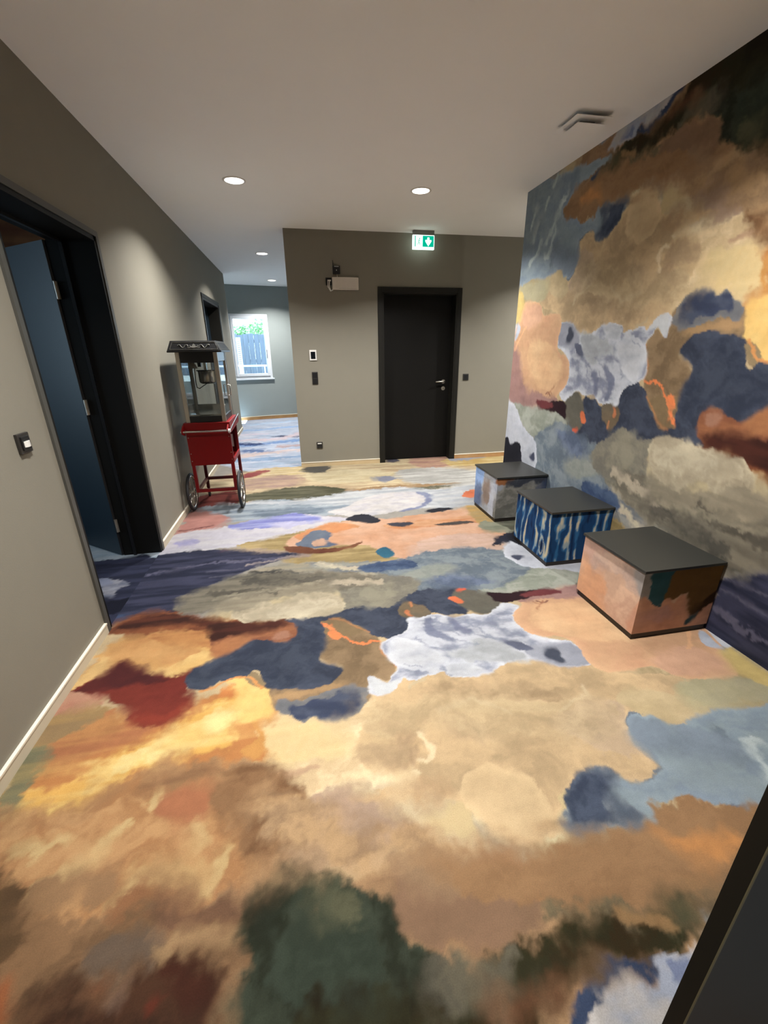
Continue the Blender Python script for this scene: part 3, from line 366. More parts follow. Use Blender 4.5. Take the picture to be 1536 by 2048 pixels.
('P','d0a17c','dbb388',1.08,0,0.006,0.012,0.012,None,0.01,1,[2.015,1.401,1.939,1.261,1.683,1.307,1.598,1.402,1.365,1.4,1.317,1.477,1.337,1.642,1.259,1.716,1.154,1.75,1.119,1.852,1.136,1.936,1.234,2.027,1.249,2.076,1.606,2.177,1.946,2.192,2.183,2.174,2.171,1.918,2.157,1.616]),
('P','e0bb8e','dcb184',1.08,0,0.04,0.03,0,None,0.01,1,[1.794,1.621,1.562,1.582,1.348,1.682,1.212,1.829,1.305,1.974,1.589,1.98,1.783,1.82]),
('P','a2807c','b08a80',1.08,0,0.035,0.03,0,None,0.01,1,[2.231,1.938,2.142,1.616,1.934,1.745,1.814,1.98,1.455,2.045,1.237,2.039,1.275,2.101,1.605,2.185,2.18,2.191]),
('P','d6ac8c','cfa384',1.16,0,0.02,0.02,0,None,0.01,1,[1.974,1.403,1.916,1.289,1.694,1.323,1.627,1.425,1.761,1.489,1.92,1.497]),
('L','edb886','edb886',1.08,0,0.012,0.02,0,None,0.01,0.8,[2.054,1.681,1.975,1.556,1.89,1.483]),
('L','7c4a44','7c4a44',1.08,0,0.006,0.012,0,None,0.006,0.8,[1.414,2.034,1.376,2.016,1.343,2.042]),
('P','cbb36c','bfa968',1.34,0,0.02,0.02,0,None,0.01,1,[2.116,1.457,2.115,1.195,2.044,1.159,1.97,1.269,2.026,1.4]),
('P','cfd2da','cfd2da',1.08,0,0.008,0.01,0,None,0.01,1,[2.166,1.681,2.142,1.471,2.073,1.459,2.131,1.632]),
('P','9da294','abaea2',1.08,3,0.02,0.02,0,None,0.01,1,[2.099,2.191,1.912,2.179,1.516,2.166,1.232,2.168,1.068,2.217,1.071,2.303,1.273,2.338,1.514,2.445,1.73,2.367]),
('P','2e1c24','3b2129',1.08,0,0.012,0.015,0,None,0.01,1,[1.552,2.112,1.386,2.095,1.129,2.068,1.086,2.163,1.103,2.215,1.232,2.168,1.485,2.17]),
('P','7c3c42','8f4a4a',1.08,0,0.012,0.015,0,None,0.01,0.8,[1.553,2.108,1.331,2.092,1.293,2.135,1.484,2.173]),
('P','76828e','8d969b',1.08,3,0.02,0.03,0,None,0.01,1,[1.514,2.445,1.286,2.28,1.073,2.246,0.925,2.313,0.664,2.33,0.63,2.461,0.449,2.569,0.674,2.779,1.199,2.893,1.487,2.707]),
('P','66738a','77839a',1.08,3,0.03,0.03,0,None,0.01,1,[1.194,2.325,0.972,2.314,0.78,2.36,0.795,2.474,0.984,2.46]),
('P','a3a69e','8f958f',1.08,3,0.02,0.03,0,None,0.01,1,[1.01,2.555,0.802,2.447,0.55,2.467,0.607,2.549,0.89,2.642]),
('P','898478','98927f',1.08,3,0.02,0.03,0,None,0.01,1,[0.678,2.352,0.537,2.235,0.401,2.166,0.276,2.216,0.17,2.218,0.172,2.324,0.172,2.486,0.449,2.569,0.668,2.47]),
('P','b5a88e','c3b79b',1.08,3,0.01,0.02,0.02,None,0.01,1,[0.176,2.269,0.142,2.188,0.067,2.161,-0.048,2.171,-0.175,2.175,-0.276,2.2,-0.395,2.181,-0.482,2.237,-0.493,2.331,-0.331,2.383,-0.195,2.356,-0.072,2.467,0.102,2.419]),
('P','9c907a','a89c84',1.08,3,0.03,0.03,0,None,0.01,1,[-0.087,2.303,-0.183,2.239,-0.301,2.248,-0.265,2.335,-0.142,2.371]),
('P','ccced5','b9bdc8',1.08,0,0.008,0.012,0.02,None,0.01,1,[2.164,2.684,2.164,2.474,2.159,2.171,1.921,2.223,1.784,2.358,1.545,2.451,1.461,2.567,1.461,2.752,1.643,2.928,2.154,3.185]),
('P','1f202b','2b2c38',1.08,0,0.006,0.015,0.02,None,0.01,1,[2.252,2.683,2.051,2.525,1.959,2.581,1.79,2.547,1.711,2.693,1.624,3.014,2.241,3.213]),
('P','50556a','50556a',1.08,0,0.008,0.01,0,None,0.01,1,[1.576,2.635,1.501,2.575,1.483,2.655]),
('P','9a6242','a87048',1.08,1,0.012,0.015,0,None,0.01,1,[-0.119,2.04,-0.129,1.983,-0.165,1.962,-0.231,1.965,-0.302,1.995,-0.384,2.001,-0.45,1.919,-0.52,1.895,-0.581,2.096,-0.514,2.127,-0.399,2.135,-0.293,2.157,-0.202,2.158,-0.143,2.103]),
('P','4a2a22','5c3226',1.08,1,0.03,0.02,0,None,0.01,1,[-0.169,2.117,-0.277,2.07,-0.396,2.066,-0.5,2.08,-0.568,2.051,-0.619,2.216,-0.503,2.196,-0.412,2.18,-0.302,2.187,-0.217,2.174]),
('P','b5866c','a87458',1.08,0,0.02,0.02,0,None,0.01,1,[-0.152,1.989,-0.189,1.975,-0.233,1.987,-0.229,2.042,-0.173,2.06]),
('P','c48a56','b87c4a',1.08,0,0.03,0.02,0,None,0.01,1,[-0.381,2.018,-0.455,1.934,-0.524,1.91,-0.558,2.021,-0.46,2.055]),
('P','7f7869','8d8574',1.08,1,0.03,0.04,0,None,0.01,1,[0.435,2.445,0.118,2.443,-0.237,2.426,-0.583,2.362,-0.796,2.354,-0.854,2.538,-0.461,2.748,-0.074,2.704,0.286,2.634]),
('P','a89d86','968c78',1.08,1,0.03,0.04,0,None,0.01,1,[0.156,2.455,-0.233,2.413,-0.431,2.31,-0.569,2.317,-0.597,2.407,-0.323,2.512,-0.033,2.557]),
('L','c6b8a0','c6b8a0',1.08,0,0.02,0.04,0,None,0.03,0.9,[0.423,2.453,0.263,2.513,0.135,2.532,-0.03,2.63]),
('L','c6b8a0','c6b8a0',1.08,0,0.015,0.03,0,None,0.02,0.9,[0.338,2.696,0.227,2.75]),
('L','55524b','55524b',1.08,0,0.05,0.05,0,None,0.045,0.85,[0.075,2.595,-0.091,2.632,-0.299,2.64,-0.432,2.683]),
('L','5f5a50','5f5a50',1.08,0,0.04,0.05,0,None,0.03,0.8,[-0.26,2.506,-0.496,2.527,-0.639,2.544]),
('L','a39a84','a39a84',1.08,0,0.02,0.04,0,None,0.015,0.7,[-0.1,2.533,-0.409,2.507,-0.618,2.475]),
('P','47597a','586a86',1.08,3,0.02,0.03,0,None,0.01,1,[0.738,2.644,0.437,2.592,0.326,2.666,0.382,2.742,0.687,2.771]),
('L','6f6d80','6f6d80',1.08,0,0.01,0.02,0,None,0.007,0.7,[-0.472,2.988,-0.551,2.986,-0.664,3.0]),
('L','6f6d80','6f6d80',1.08,0,0.01,0.02,0,None,0.007,0.7,[-0.5,3.011,-0.614,3.011]),
('L','6f6d80','6f6d80',1.08,0,0.01,0.02,0,None,0.007,0.7,[-0.499,2.811,-0.709,2.774]),
('L','6f6d80','6f6d80',1.08,0,0.01,0.02,0,None,0.007,0.7,[-0.49,2.877,-0.738,2.867]),
('P','434b5e','505869',1,3,0.008,0.014,0.014,None,0.01,1,[-0.652,1.775,-0.591,1.862,-0.504,1.912,-0.409,1.948,-0.348,1.977,-0.271,1.991,-0.177,1.946,-0.098,1.951,-0.072,2.053,0.004,2.125,0.041,2.021,0.03,1.849,-0.052,1.714,-0.124,1.62,-0.192,1.618,-0.263,1.665,-0.317,1.769,-0.359,1.718,-0.454,1.741,-0.513,1.687,-0.556,1.68,-0.603,1.696]),
('P','7c7260','8d7a60',1,0,0.01,0.015,0,None,0.01,1,[0.544,2.089,0.586,2.134,0.644,2.149,0.676,2.077,0.627,2.035,0.564,2.028]),
('L','e9a456','e9a456',1,0,0.006,0.015,0,None,0.007,0.9,[-0.554,1.67,-0.491,1.689,-0.43,1.729,-0.36,1.722,-0.322,1.687,-0.283,1.634]),
('L','b07a5c','b07a5c',1,0,0.006,0.015,0,None,0.005,0.8,[1.315,2.037,1.346,2.002,1.381,2.034,1.303,1.957]),
('P','b9c0d0','cdd2dc',1,0,0.008,0.01,0,None,0.01,1,[2.034,1.569,2.083,1.586,2.062,1.49,2.06,1.445,1.998,1.474]),
('P','4d586e','5d687d',1,3,0.02,0.025,0,None,0.01,1,[0.762,0.824,0.811,0.9,0.871,0.953,0.974,0.968,1.037,0.941,0.983,0.884,0.919,0.852,0.915,0.809,0.867,0.794]),
('L','647183','647183',1,0,0.025,0.03,0,None,0.025,0.7,[0.956,0.832,0.972,0.781]),
('P','cdb48a','d8c196',1,3,0.06,0.06,0,None,0.01,0.6,[0.085,1.378,0.338,1.439,0.788,1.377,1.167,1.269,1.2,1.151,1.035,1.084,0.694,1.178,0.43,1.282,0.221,1.299]),
('P','c0b398','cdc1a6',1.08,3,0.02,0.03,0.02,None,0.01,0.8,[0.126,2.27,0.018,2.186,-0.16,2.165,-0.32,2.21,-0.436,2.244,-0.327,2.328,-0.119,2.36,0.06,2.364])]
SIDE=[
('P','b4bfc8','9fb0be',1,1,0.015,0.03,0,None,0.01,1,[-1.94,3.686,-1.547,3.55,-1.179,3.47,-1.09,3.2,-1.433,3.222,-1.652,3.171,-1.836,3.21]),
('P','2d3148','3e425c',1,1,0.02,0.03,0,None,0.01,1,[-1.707,3.143,-1.433,3.222,-1.223,3.229,-1.027,2.558,-1.171,2.182,-1.306,2.21]),
('P','9a9aa4','6f7488',1,2,0.01,0.03,0,None,0.01,1,[-1.414,2.814,-1.397,2.892,-1.27,2.845,-1.221,2.774,-1.278,2.733,-1.281,2.659,-1.353,2.656]),
('P','8a90a4','7a8098',1,0,0.01,0.02,0,None,0.01,1,[-1.465,2.907,-1.408,2.923,-1.357,2.842,-1.414,2.814]),
('P','14162a','1c1e34',1,0,0.015,0.02,0,None,0.01,1,[-1.36,2.599,-1.22,2.61,-1.157,2.615,-1.162,2.446,-1.271,2.443])]
SIDEW=[
('P','8a5232','a06a3c',1,1,0.05,0.06,0,None,0.01,1,[-2.2,2.0,-0.5,2.0,0.3,2.1,0.8,2.2,0.8,2.55,0.2,2.6,-0.6,2.6,-2.2,2.55]),
('P','8fa2b4','9fb0bc',1,0,0.04,0.03,0,None,0.01,1,[-2.2,2.6,0.9,2.62,0.9,2.9,-2.2,2.9])]
ST1=[
('P','9aa0a8','b0b2b4',1,0,0.02,0.02,0,None,0.01,1,[0.0,0.0,0.5,0.0,0.5,0.42,0.0,0.42]),
('P','86a8d8','a4bde0',1,0,0.03,0.03,0,None,0.01,1,[-0.1,0.18,0.1,0.2,0.2,0.3,0.2,0.45,-0.1,0.45]),
('P','5f7092','74829c',1,0,0.02,0.03,0,None,0.01,1,[0.0,0.0,0.15,0.02,0.18,0.22,0.12,0.26,0.0,0.2]),
('P','8a7a70','9a8c80',1,0,0.03,0.03,0,None,0.01,1,[0.2,0.1,0.34,0.12,0.36,0.3,0.3,0.36,0.22,0.3]),
('P','b6bac4','9ba2b0',1,2,0.03,0.03,0,None,0.01,1,[0.33,0.02,0.47,0.02,0.47,0.38,0.36,0.34]),
('P','a06a3c','7a5434',1,0,0.015,0.02,0,None,0.01,1,[0.46,0.36,0.62,0.35,0.62,0.42,0.46,0.42]),
('P','3a3f4a','4d5058',1,0,0.03,0.03,0,None,0.01,1,[0.6,0.3,0.8,0.34,1.0,0.32,1.0,0.42,0.6,0.42]),
('P','77766f','95928a',1,3,0.03,0.03,0,None,0.01,1,[0.48,0.02,1.0,0.02,1.0,0.3,0.7,0.32,0.5,0.3]),
('P','3f4a60','55607a',1,0,0.03,0.03,0,None,0.01,1,[0.8,0.05,1.0,0.05,1.0,0.36,0.86,0.3])]
ST3=[
('P','d9a67c','cf9c7a',1,0,0.05,0.04,0,None,0.01,1,[0.0,0.0,0.25,0.0,0.22,0.2,0.1,0.28,0.0,0.3]),
('P','c9a392','bd9c8c',1,0,0.04,0.03,0,None,0.01,1,[0.0,0.3,0.12,0.26,0.2,0.42,0.0,0.42]),
('P','b39c90','c4a896',1,3,0.04,0.04,0,None,0.01,1,[0.1,0.22,0.22,0.3,0.34,0.3,0.46,0.24,0.46,0.42,0.16,0.42]),
('P','c9a48c','d2b096',1,3,0.03,0.04,0,None,0.01,1,[0.3,0.02,0.45,0.02,0.46,0.2,0.36,0.26,0.28,0.16]),
('P','8d8a8c','9a9490',1,0,0.03,0.02,0,None,0.01,1,[0.46,0.27,0.56,0.26,0.58,0.42,0.42,0.42]),
('P','2c5560','35636c',1,0,0.008,0.02,0,None,0.01,1,[0.54,0.25,0.6,0.2,0.66,0.24,0.69,0.32,0.7,0.42,0.54,0.42]),
('P','6b5126','7a5c2c',1,0,0.01,0.02,0,None,0.01,1,[0.64,0.24,0.68,0.22,0.76,0.24,0.8,0.12,0.88,0.1,1.0,0.17,1.0,0.42,0.69,0.42]),
('P','3d2a16','4d341a',1,0,0.02,0.02,0,None,0.01,1,[0.82,0.1,0.9,0.1,1.0,0.18,1.0,0.26,0.9,0.2]),
('P','c9997c','b98b74',1,2,0.008,0.018,0,None,0.01,1,[0.48,0.02,1.0,0.02,1.0,0.16,0.93,0.16,0.88,0.11,0.82,0.1,0.79,0.19,0.74,0.24,0.7,0.2,0.66,0.24,0.6,0.2,0.54,0.24,0.48,0.25]),
('P','2e4a52','3a565c',1,0,0.006,0.012,0,None,0.01,1,[0.8,0.06,0.83,0.1,0.86,0.11,0.88,0.13,0.86,0.08,0.82,0.05]),
('P','b88f86','c79c86',1,0,0.04,0.04,0,None,0.01,1,[0.5,0.1,0.6,0.08,0.7,0.12,0.66,0.2,0.56,0.2])]

# ------------------------------------------------------------------ helpers: meshes, things, materials
WLOC = {}
class MB:
    """collects shapes in world coordinates, builds ONE mesh object"""
    def __init__(s): s.v = []; s.f = []; s.sm = []
    def add(s, vs, fs, smooth=False):
        n = len(s.v); s.v += [tuple(map(float, p)) for p in vs]
        s.f += [tuple(i + n for i in f) for f in fs]; s.sm += [smooth] * len(fs); return s
    def box(s, x0, y0, z0, x1, y1, z1, R=None, o=(0, 0, 0)):
        x0, x1 = min(x0, x1), max(x0, x1); y0, y1 = min(y0, y1), max(y0, y1); z0, z1 = min(z0, z1), max(z0, z1)
        vs = [(x, y, z) for z in (z0, z1) for x, y in ((x0, y0), (x1, y0), (x1, y1), (x0, y1))]
        if R is not None: vs = [tuple(Vector(o) + R @ Vector(p)) for p in vs]
        return s.add(vs, [(3, 2, 1, 0), (4, 5, 6, 7), (0, 1, 5, 4), (1, 2, 6, 5), (2, 3, 7, 6), (3, 0, 4, 7)])
    def hexa(s, vs):
        return s.add(vs, [(3, 2, 1, 0), (4, 5, 6, 7), (0, 1, 5, 4), (1, 2, 6, 5), (2, 3, 7, 6), (3, 0, 4, 7)])
    def frustum(s, a, b):      # a,b = (x0,y0,x1,y1,z)
        return s.hexa([(a[0], a[1], a[4]), (a[2], a[1], a[4]), (a[2], a[3], a[4]), (a[0], a[3], a[4]),
                       (b[0], b[1], b[4]), (b[2], b[1], b[4]), (b[2], b[3], b[4]), (b[0], b[3], b[4])])
    def cyl(s, p0, p1, r0, r1=None, n=20, caps=True):
        r1 = r0 if r1 is None else r1
        p0 = Vector(p0); p1 = Vector(p1); d = (p1 - p0).normalized()
        a = d.orthogonal().normalized(); b = d.cross(a)
        ring = lambda p, r: [p + (a * math.cos(t) + b * math.sin(t)) * r for t in [2 * PI * i / n for i in range(n)]]
        s.add(ring(p0, r0) + ring(p1, r1), [(i, (i + 1) % n, (i + 1) % n + n, i + n) for i in range(n)], True)
        if caps:
            s.add(ring(p0, r0), [tuple(range(n))[::-1]]); s.add(ring(p1, r1), [tuple(range(n))])
        return s
    def tube(s, pts, r, n=8):
        pts = [Vector(p) for p in pts]; m = len(pts); vs = []; a = None
        for i, p in enumerate(pts):
            d = (pts[min(i + 1, m - 1)] - pts[max(i - 1, 0)]).normalized()
            if a is None: a = d.orthogonal().normalized()
            a = (a - d * a.dot(d)).normalized(); b = d.cross(a)
            vs += [p + (a * math.cos(t) + b * math.sin(t)) * r for t in [2 * PI * k / n for k in range(n)]]
        fs = [(i * n + k, i * n + (k + 1) % n, (i + 1) * n + (k + 1) % n, (i + 1) * n + k) for i in range(m - 1) for k in range(n)]
        s.add(vs, fs, True); s.add(vs[:n], [tuple(range(n))[::-1]]); return s.add(vs[-n:], [tuple(range(n))])
    def torus(s, c, axis, R, r, n=40, m=10, sq=1.0):
        c = Vector(c); d = Vector(axis).normalized(); a = d.orthogonal().normalized(); b = d.cross(a); vs = []
        for i in range(n):
            t = 2 * PI * i / n; e = a * math.cos(t) + b * math.sin(t)
            vs += [c + e * (R + r * math.cos(u)) + d * r * sq * math.sin(u) for u in [2 * PI * k / m for k in range(m)]]
        fs = [(i * m + k, ((i + 1) % n) * m + k, ((i + 1) % n) * m + (k + 1) % m, i * m + (k + 1) % m) for i in range(n) for k in range(m)]
        return s.add(vs, fs, True)
    def lathe(s, c, prof, n=28):      # prof [(r,z)] about vertical axis at c
        c = Vector(c); vs = [c + Vector((r * math.cos(2 * PI * i / n), r * math.sin(2 * PI * i / n), z)) for r, z in prof for i in range(n)]
        fs = [(j * n + i, j * n + (i + 1) % n, (j + 1) * n + (i + 1) % n, (j + 1) * n + i) for j in range(len(prof) - 1) for i in range(n)]
        return s.add(vs, fs, True)
    def prism(s, poly, fn, t0, t1):   # poly 2d list; fn(u,v,t)->xyz
        n = len(poly); vs = [fn(u, v, t0) for u, v in poly] + [fn(u, v, t1) for u, v in poly]
        return s.add(vs, [tuple(range(n))[::-1], tuple(range(n, 2 * n))] + [(i, (i + 1) % n, (i + 1) % n + n, i + n) for i in range(n)])
    def build(s, name, mt, parent=None, base=None, bevel=0.0):
        v = np.array(s.v)
        if parent is not None: L = WLOC[parent]
        elif base is not None: L = Vector(base)
        else: L = Vector(((v[:, 0].min() + v[:, 0].max()) / 2, (v[:, 1].min() + v[:, 1].max()) / 2, v[:, 2].min()))
        me = bpy.data.meshes.new(name); me.from_pydata((v - np.array(L)).tolist(), [], s.f)
        me.polygons.foreach_set('use_smooth', s.sm); me.validate(); me.update()
        o = bpy.data.objects.new(name, me); col.objects.link(o); me.materials.append(mt)
        if parent is not None: o.parent = parent
        else: o.location = L
        WLOC[o] = L
        if bevel:
            b = o.modifiers.new('bevel', 'BEVEL'); b.width = bevel; b.segments = 2; b.limit_method = 'ANGLE'; b.harden_normals = False
        return o
def tag(o, label=None, cat=None, group=None, kind=None):
    if label: o['label'] = label
    if cat: o['category'] = cat
    if group: o['group'] = group
    if kind: o['kind'] = kind
    return o
def thing(name, loc, label, cat, group=None, kind=None):
    o = bpy.data.objects.new(name, None); col.objects.link(o); o.location = loc; o.empty_display_size = .05
    WLOC[o] = Vector(loc); return tag(o, label, cat, group, kind)
def rgb(h): return tuple(lin(h)) + (1.0,)
MATS = {}
def mat(name, h, rough=.5, metal=0.0, var=.06, scale=30.0, bump=0.0, bscale=200.0, h2=None, spec=.5, coat=0.0, stretch=None, emit=None):
    """procedural material: colour broken up by noise, optional noise relief"""
    if name in MATS: return MATS[name]
    m = bpy.data.materials.new(name); m.use_nodes = True; nt = m.node_tree; N = nt.nodes; Lk = nt.links
    b = N['Principled BSDF']; tc = N.new('ShaderNodeTexCoord')
    src = tc.outputs['Object']
    if stretch:
        mp = N.new('ShaderNodeMapping'); mp.inputs['Scale'].default_value = stretch; Lk.new(src, mp.inputs['Vector']); src = mp.outputs['Vector']
    nz = N.new('ShaderNodeTexNoise'); nz.inputs['Scale'].default_value = scale; nz.inputs['Detail'].default_value = 4; Lk.new(src, nz.inputs['Vector'])
    mx = N.new('ShaderNodeMix'); mx.data_type = 'RGBA'
    c = np.array(rgb(h)[:3]); c2 = np.array(rgb(h2)[:3]) if h2 else c * (1 + var); c1 = c if h2 else c * (1 - var)
    mx.inputs[6].default_value = (*c1, 1); mx.inputs[7].default_value = (*np.clip(c2, 0, 1), 1)
    Lk.new(nz.outputs['Fac'], mx.inputs[0]); Lk.new(mx.outputs[2], b.inputs['Base Color'])
    b.inputs['Roughness'].default_value = rough; b.inputs['Metallic'].default_value = metal
    b.inputs['Specular IOR Level'].default_value = spec; b.inputs['Coat Weight'].default_value = coat
    if emit: b.inputs['Emission Color'].default_value = rgb(emit[0]); b.inputs['Emission Strength'].default_value = emit[1]
    if bump:
        n2 = N.new('ShaderNodeTexNoise'); n2.inputs['Scale'].default_value = bscale; n2.inputs['Detail'].default_value = 3; Lk.new(src, n2.inputs['Vector'])
        bp = N.new('ShaderNodeBump'); bp.inputs['Strength'].default_value = bump; bp.inputs['Distance'].default_value = .004
        Lk.new(n2.outputs['Fac'], bp.inputs['Height']); Lk.new(bp.outputs['Normal'], b.inputs['Normal'])
    MATS[name] = m; return m
def print_mat(name, rough, pile, bump, bscale, sheen=0.0):
    """printed textile: the print is a colour attribute on the mesh, pile / weave comes from noise"""
    m = bpy.data.materials.new(name); m.use_nodes = True; nt = m.node_tree; N = nt.nodes; Lk = nt.links; b = N['Principled BSDF']
    at = N.new('ShaderNodeAttribute'); at.attribute_name = 'print'
    tc = N.new('ShaderNodeTexCoord'); nz = N.new('ShaderNodeTexNoise'); nz.inputs['Scale'].default_value = bscale; nz.inputs['Detail'].default_value = 2
    Lk.new(tc.outputs['Object'], nz.inputs['Vector'])
    mr = N.new('ShaderNodeMapRange'); mr.inputs['From Min'].default_value = .3; mr.inputs['From Max'].default_value = .7
    mr.inputs['To Min'].default_value = 1 - pile; mr.inputs['To Max'].default_value = 1 + pile; Lk.new(nz.outputs['Fac'], mr.inputs['Value'])
    mx = N.new('ShaderNodeMix'); mx.data_type = 'RGBA'; mx.blend_type = 'MULTIPLY'; mx.inputs[0].default_value = 1
    Lk.new(at.outputs['Color'], mx.inputs[6]); Lk.new(mr.outputs['Result'], mx.inputs[7]); Lk.new(mx.outputs[2], b.inputs['Base Color'])
    b.inputs['Roughness'].default_value = rough; b.inputs['Specular IOR Level'].default_value = .15; b.inputs['Sheen Weight'].default_value = sheen
    bp = N.new('ShaderNodeBump'); bp.inputs['Strength'].default_value = bump; bp.inputs['Distance'].default_value = .003
    Lk.new(nz.outputs['Fac'], bp.inputs['Height']); Lk.new(bp.outputs['Normal'], b.inputs['Normal']); return m
def glass_mat(name, tint, refl=1.0):
    """thin clear pane: transparent with a fresnel mirror on top"""
    m = bpy.data.materials.new(name); m.use_nodes = True; nt = m.node_tree; N = nt.nodes; Lk = nt.links; N.remove(N['Principled BSDF'])
    tr = N.new('ShaderNodeBsdfTransparent'); tr.inputs['Color'].default_value = (*tint, 1); gl = N.new('ShaderNodeBsdfGlossy'); gl.inputs['Roughness'].default_value = .02
    fr = N.new('ShaderNodeFresnel'); fr.inputs['IOR'].default_value = 1.5; mu = N.new('ShaderNodeMath'); mu.operation = 'MULTIPLY'; mu.inputs[1].default_value = refl; mu.use_clamp = True
    ms = N.new('ShaderNodeMixShader'); Lk.new(fr.outputs['Fac'], mu.inputs[0]); Lk.new(mu.outputs[0], ms.inputs[0]); Lk.new(tr.outputs[0], ms.inputs[1]); Lk.new(gl.outputs[0], ms.inputs[2])
    Lk.new(ms.outputs[0], N['Material Output'].inputs['Surface']); return m
def emit_mat(name, h, k):
    m = bpy.data.materials.new(name); m.use_nodes = True; nt = m.node_tree; N = nt.nodes; N.remove(N['Principled BSDF'])
    e = N.new('ShaderNodeEmission'); e.inputs['Color'].default_value = rgb(h); e.inputs['Strength'].default_value = k
    nt.links.new(e.outputs[0], N['Material Output'].inputs['Surface']); return m
def grid_mesh(name, grids, mt, colour_fn, parent=None):
    """grids = list of (P00, dU, dV, nu, nv); one mesh, colour attribute 'print'"""
    V = []; Fq = []; C = []; n0 = 0
    for P, U, W, nu, nv in grids:
        P = np.array(P, float); U = np.array(U, float); W = np.array(W, float)
        a, b = np.meshgrid(np.linspace(0, 1, nu + 1), np.linspace(0, 1, nv + 1), indexing='ij')
        pts = P + a[..., None] * U + b[..., None] * W; pts = pts.reshape(-1, 3)
        i, j = np.meshgrid(np.arange(nu), np.arange(nv), indexing='ij'); k = (i * (nv + 1) + j).ravel() + n0
        Fq.append(np.stack([k, k + nv + 1, k + nv + 2, k + 1], 1)); V.append(pts); n0 += len(pts)
    V = np.concatenate(V); Fq = np.concatenate(Fq)
    me = bpy.data.meshes.new(name); me.vertices.add(len(V)); me.loops.add(Fq.size); me.polygons.add(len(Fq))
    L = np.array(WLOC[parent]) if parent is not None else np.zeros(3)
    me.vertices.foreach_set('co', (V - L).astype(np.float32).ravel()); me.loops.foreach_set('vertex_index', Fq.astype(np.int32).ravel())
    me.polygons.foreach_set('loop_start', np.arange(0, Fq.size, 4, dtype=np.int32)); me.update(calc_edges=True)
    c = colour_fn(V); c4 = np.concatenate([c, np.ones((len(c), 1))], 1).astype(np.float32)
    at = me.color_attributes.new('print', 'FLOAT_COLOR', 'POINT'); at.data.foreach_set('color', c4.ravel())
    o = bpy.data.objects.new(name, me); col.objects.link(o); me.materials.append(mt)
    if parent is not None: o.parent = parent
    WLOC[o] = Vector(L); return o
def struct(o, label, cat): return tag(o, label, cat, None, 'structure')

# ------------------------------------------------------------------ materials
wall_m = mat('taupe_wall_paint', '7d796d', .75, var=.03, scale=6, bump=.12, bscale=350, spec=.25)
ceil_m = mat('white_ceiling_paint', 'f2f2f1', .9, var=.015, scale=4, bump=.05, bscale=300, spec=.1)
grey_m = mat('blue_grey_wall_paint', '8b9392', .8, var=.03, scale=6, bump=.1, bscale=350, spec=.2)
frame_m = mat('anthracite_frame', '181713', .5, var=.08, scale=40, spec=.25)
door_m = mat('black_brown_laminate', '0b0a08', .55, var=.12, scale=25, spec=.2, stretch=(1, 1, .1))
trimf_m = mat('grey_door_trim', '45443f', .5, var=.08, scale=40)
leafb_m = mat('blue_black_door_leaf', '14222c', .45, var=.08, scale=20)
black_m = mat('black_plastic', '101012', .4, var=.1, scale=60)
socket_m = mat('anthracite_plastic', '2c2926', .4, var=.1, scale=60)
white_m = mat('white_plastic', 'd9d7d2', .4, var=.03, scale=40)
chrome_m = mat('brushed_steel', 'b9b5ae', .25, 1.0, var=.05, scale=60, stretch=(1, 1, .1))
alu_m = mat('matt_aluminium', 'b3aca0', .38, .85, var=.04, scale=60)
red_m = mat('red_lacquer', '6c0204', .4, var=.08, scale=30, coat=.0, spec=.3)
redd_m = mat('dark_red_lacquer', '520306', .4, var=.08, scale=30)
rubber_m = mat('black_rubber', '17171a', .6, var=.1, scale=50)
cream_m = mat('cream_skirting_edge', 'd8cfbd', .6, var=.03, scale=20)
skirt_m = mat('beige_carpet_skirting', 'ab9878', .9, var=.25, scale=7, h2='c3ad86')
lskirt_m = mat('pale_beige_skirting', 'b9ae98', .7, var=.06, scale=12)
skirtb_m = mat('brown_carpet_skirting', '8c6444', .9, scale=7, h2='b8925e')
uvpc_m = mat('white_window_frame', 'd5dbe2', .4, var=.02, scale=20)
dgrey_m = mat('dark_grey_bench_top', '282825', .38, var=.1, scale=120, spec=.45)
plinth_m = mat('black_brown_plinth', '1d1612', .5, var=.1, scale=50)
glass_m = glass_mat('clear_glass', (.96, .98, .98)); pane_m = glass_mat('cabinet_glass', (.93, .95, .95), 1.6)
carpet_m = print_mat('printed_carpet', .95, .09, .35, 260.0, .0)
paper_m = print_mat('printed_wallpaper', .7, .03, .06, 320.0)
fabric_m = print_mat('printed_bench_fabric', .8, .04, .10, 400.0)

# ------------------------------------------------------------------ floor: printed cloud carpet
def carpet_colour(V): return paint(V[:, 0], V[:, 1], PRINT, 'a9a39a')
SX = -1.165
def g(x0, y0, x1, y1, s): return ((x0, y0, 0), (x1 - x0, 0, 0), (0, y1 - y0, 0), max(1, round((x1 - x0) / s)), max(1, round((y1 - y0) / s)))
floor = grid_mesh('floor', [g(SX, .25, 2.2, 2.2, .0065), g(SX, 2.2, 2.2, 3.4, .008), g(SX, 3.4, 2.2, 5.95, .013), g(-1.2, 5.95, .1, 11.0, .02),
    g(SX, -2.2, 2.2, .25, .06), g(2.2, -2.2, 5.3, 5.95, .06), g(-4.5, 8.5, -1.2, 9.7, .06), g(.1, 5.95, 5.3, 11.0, .06)], carpet_m, carpet_colour)
struct(floor, 'wall-to-wall carpet printed with painted storm clouds in the hall', 'carpet')
side_floor = grid_mesh('floor_side_room', [g(-2.3, 2.0, SX, 3.9, .010), g(-4.5, 2.0, -2.3, 3.9, .05), g(-4.5, -2.2, SX, 2.0, .08), g(-4.5, 3.9, SX, 8.5, .06)], carpet_m,
    lambda V: paint(V[:, 0], V[:, 1], SIDE, '282b40', 31))
struct(side_floor, 'dark blue and white cloud carpet in the room behind the open door', 'carpet')

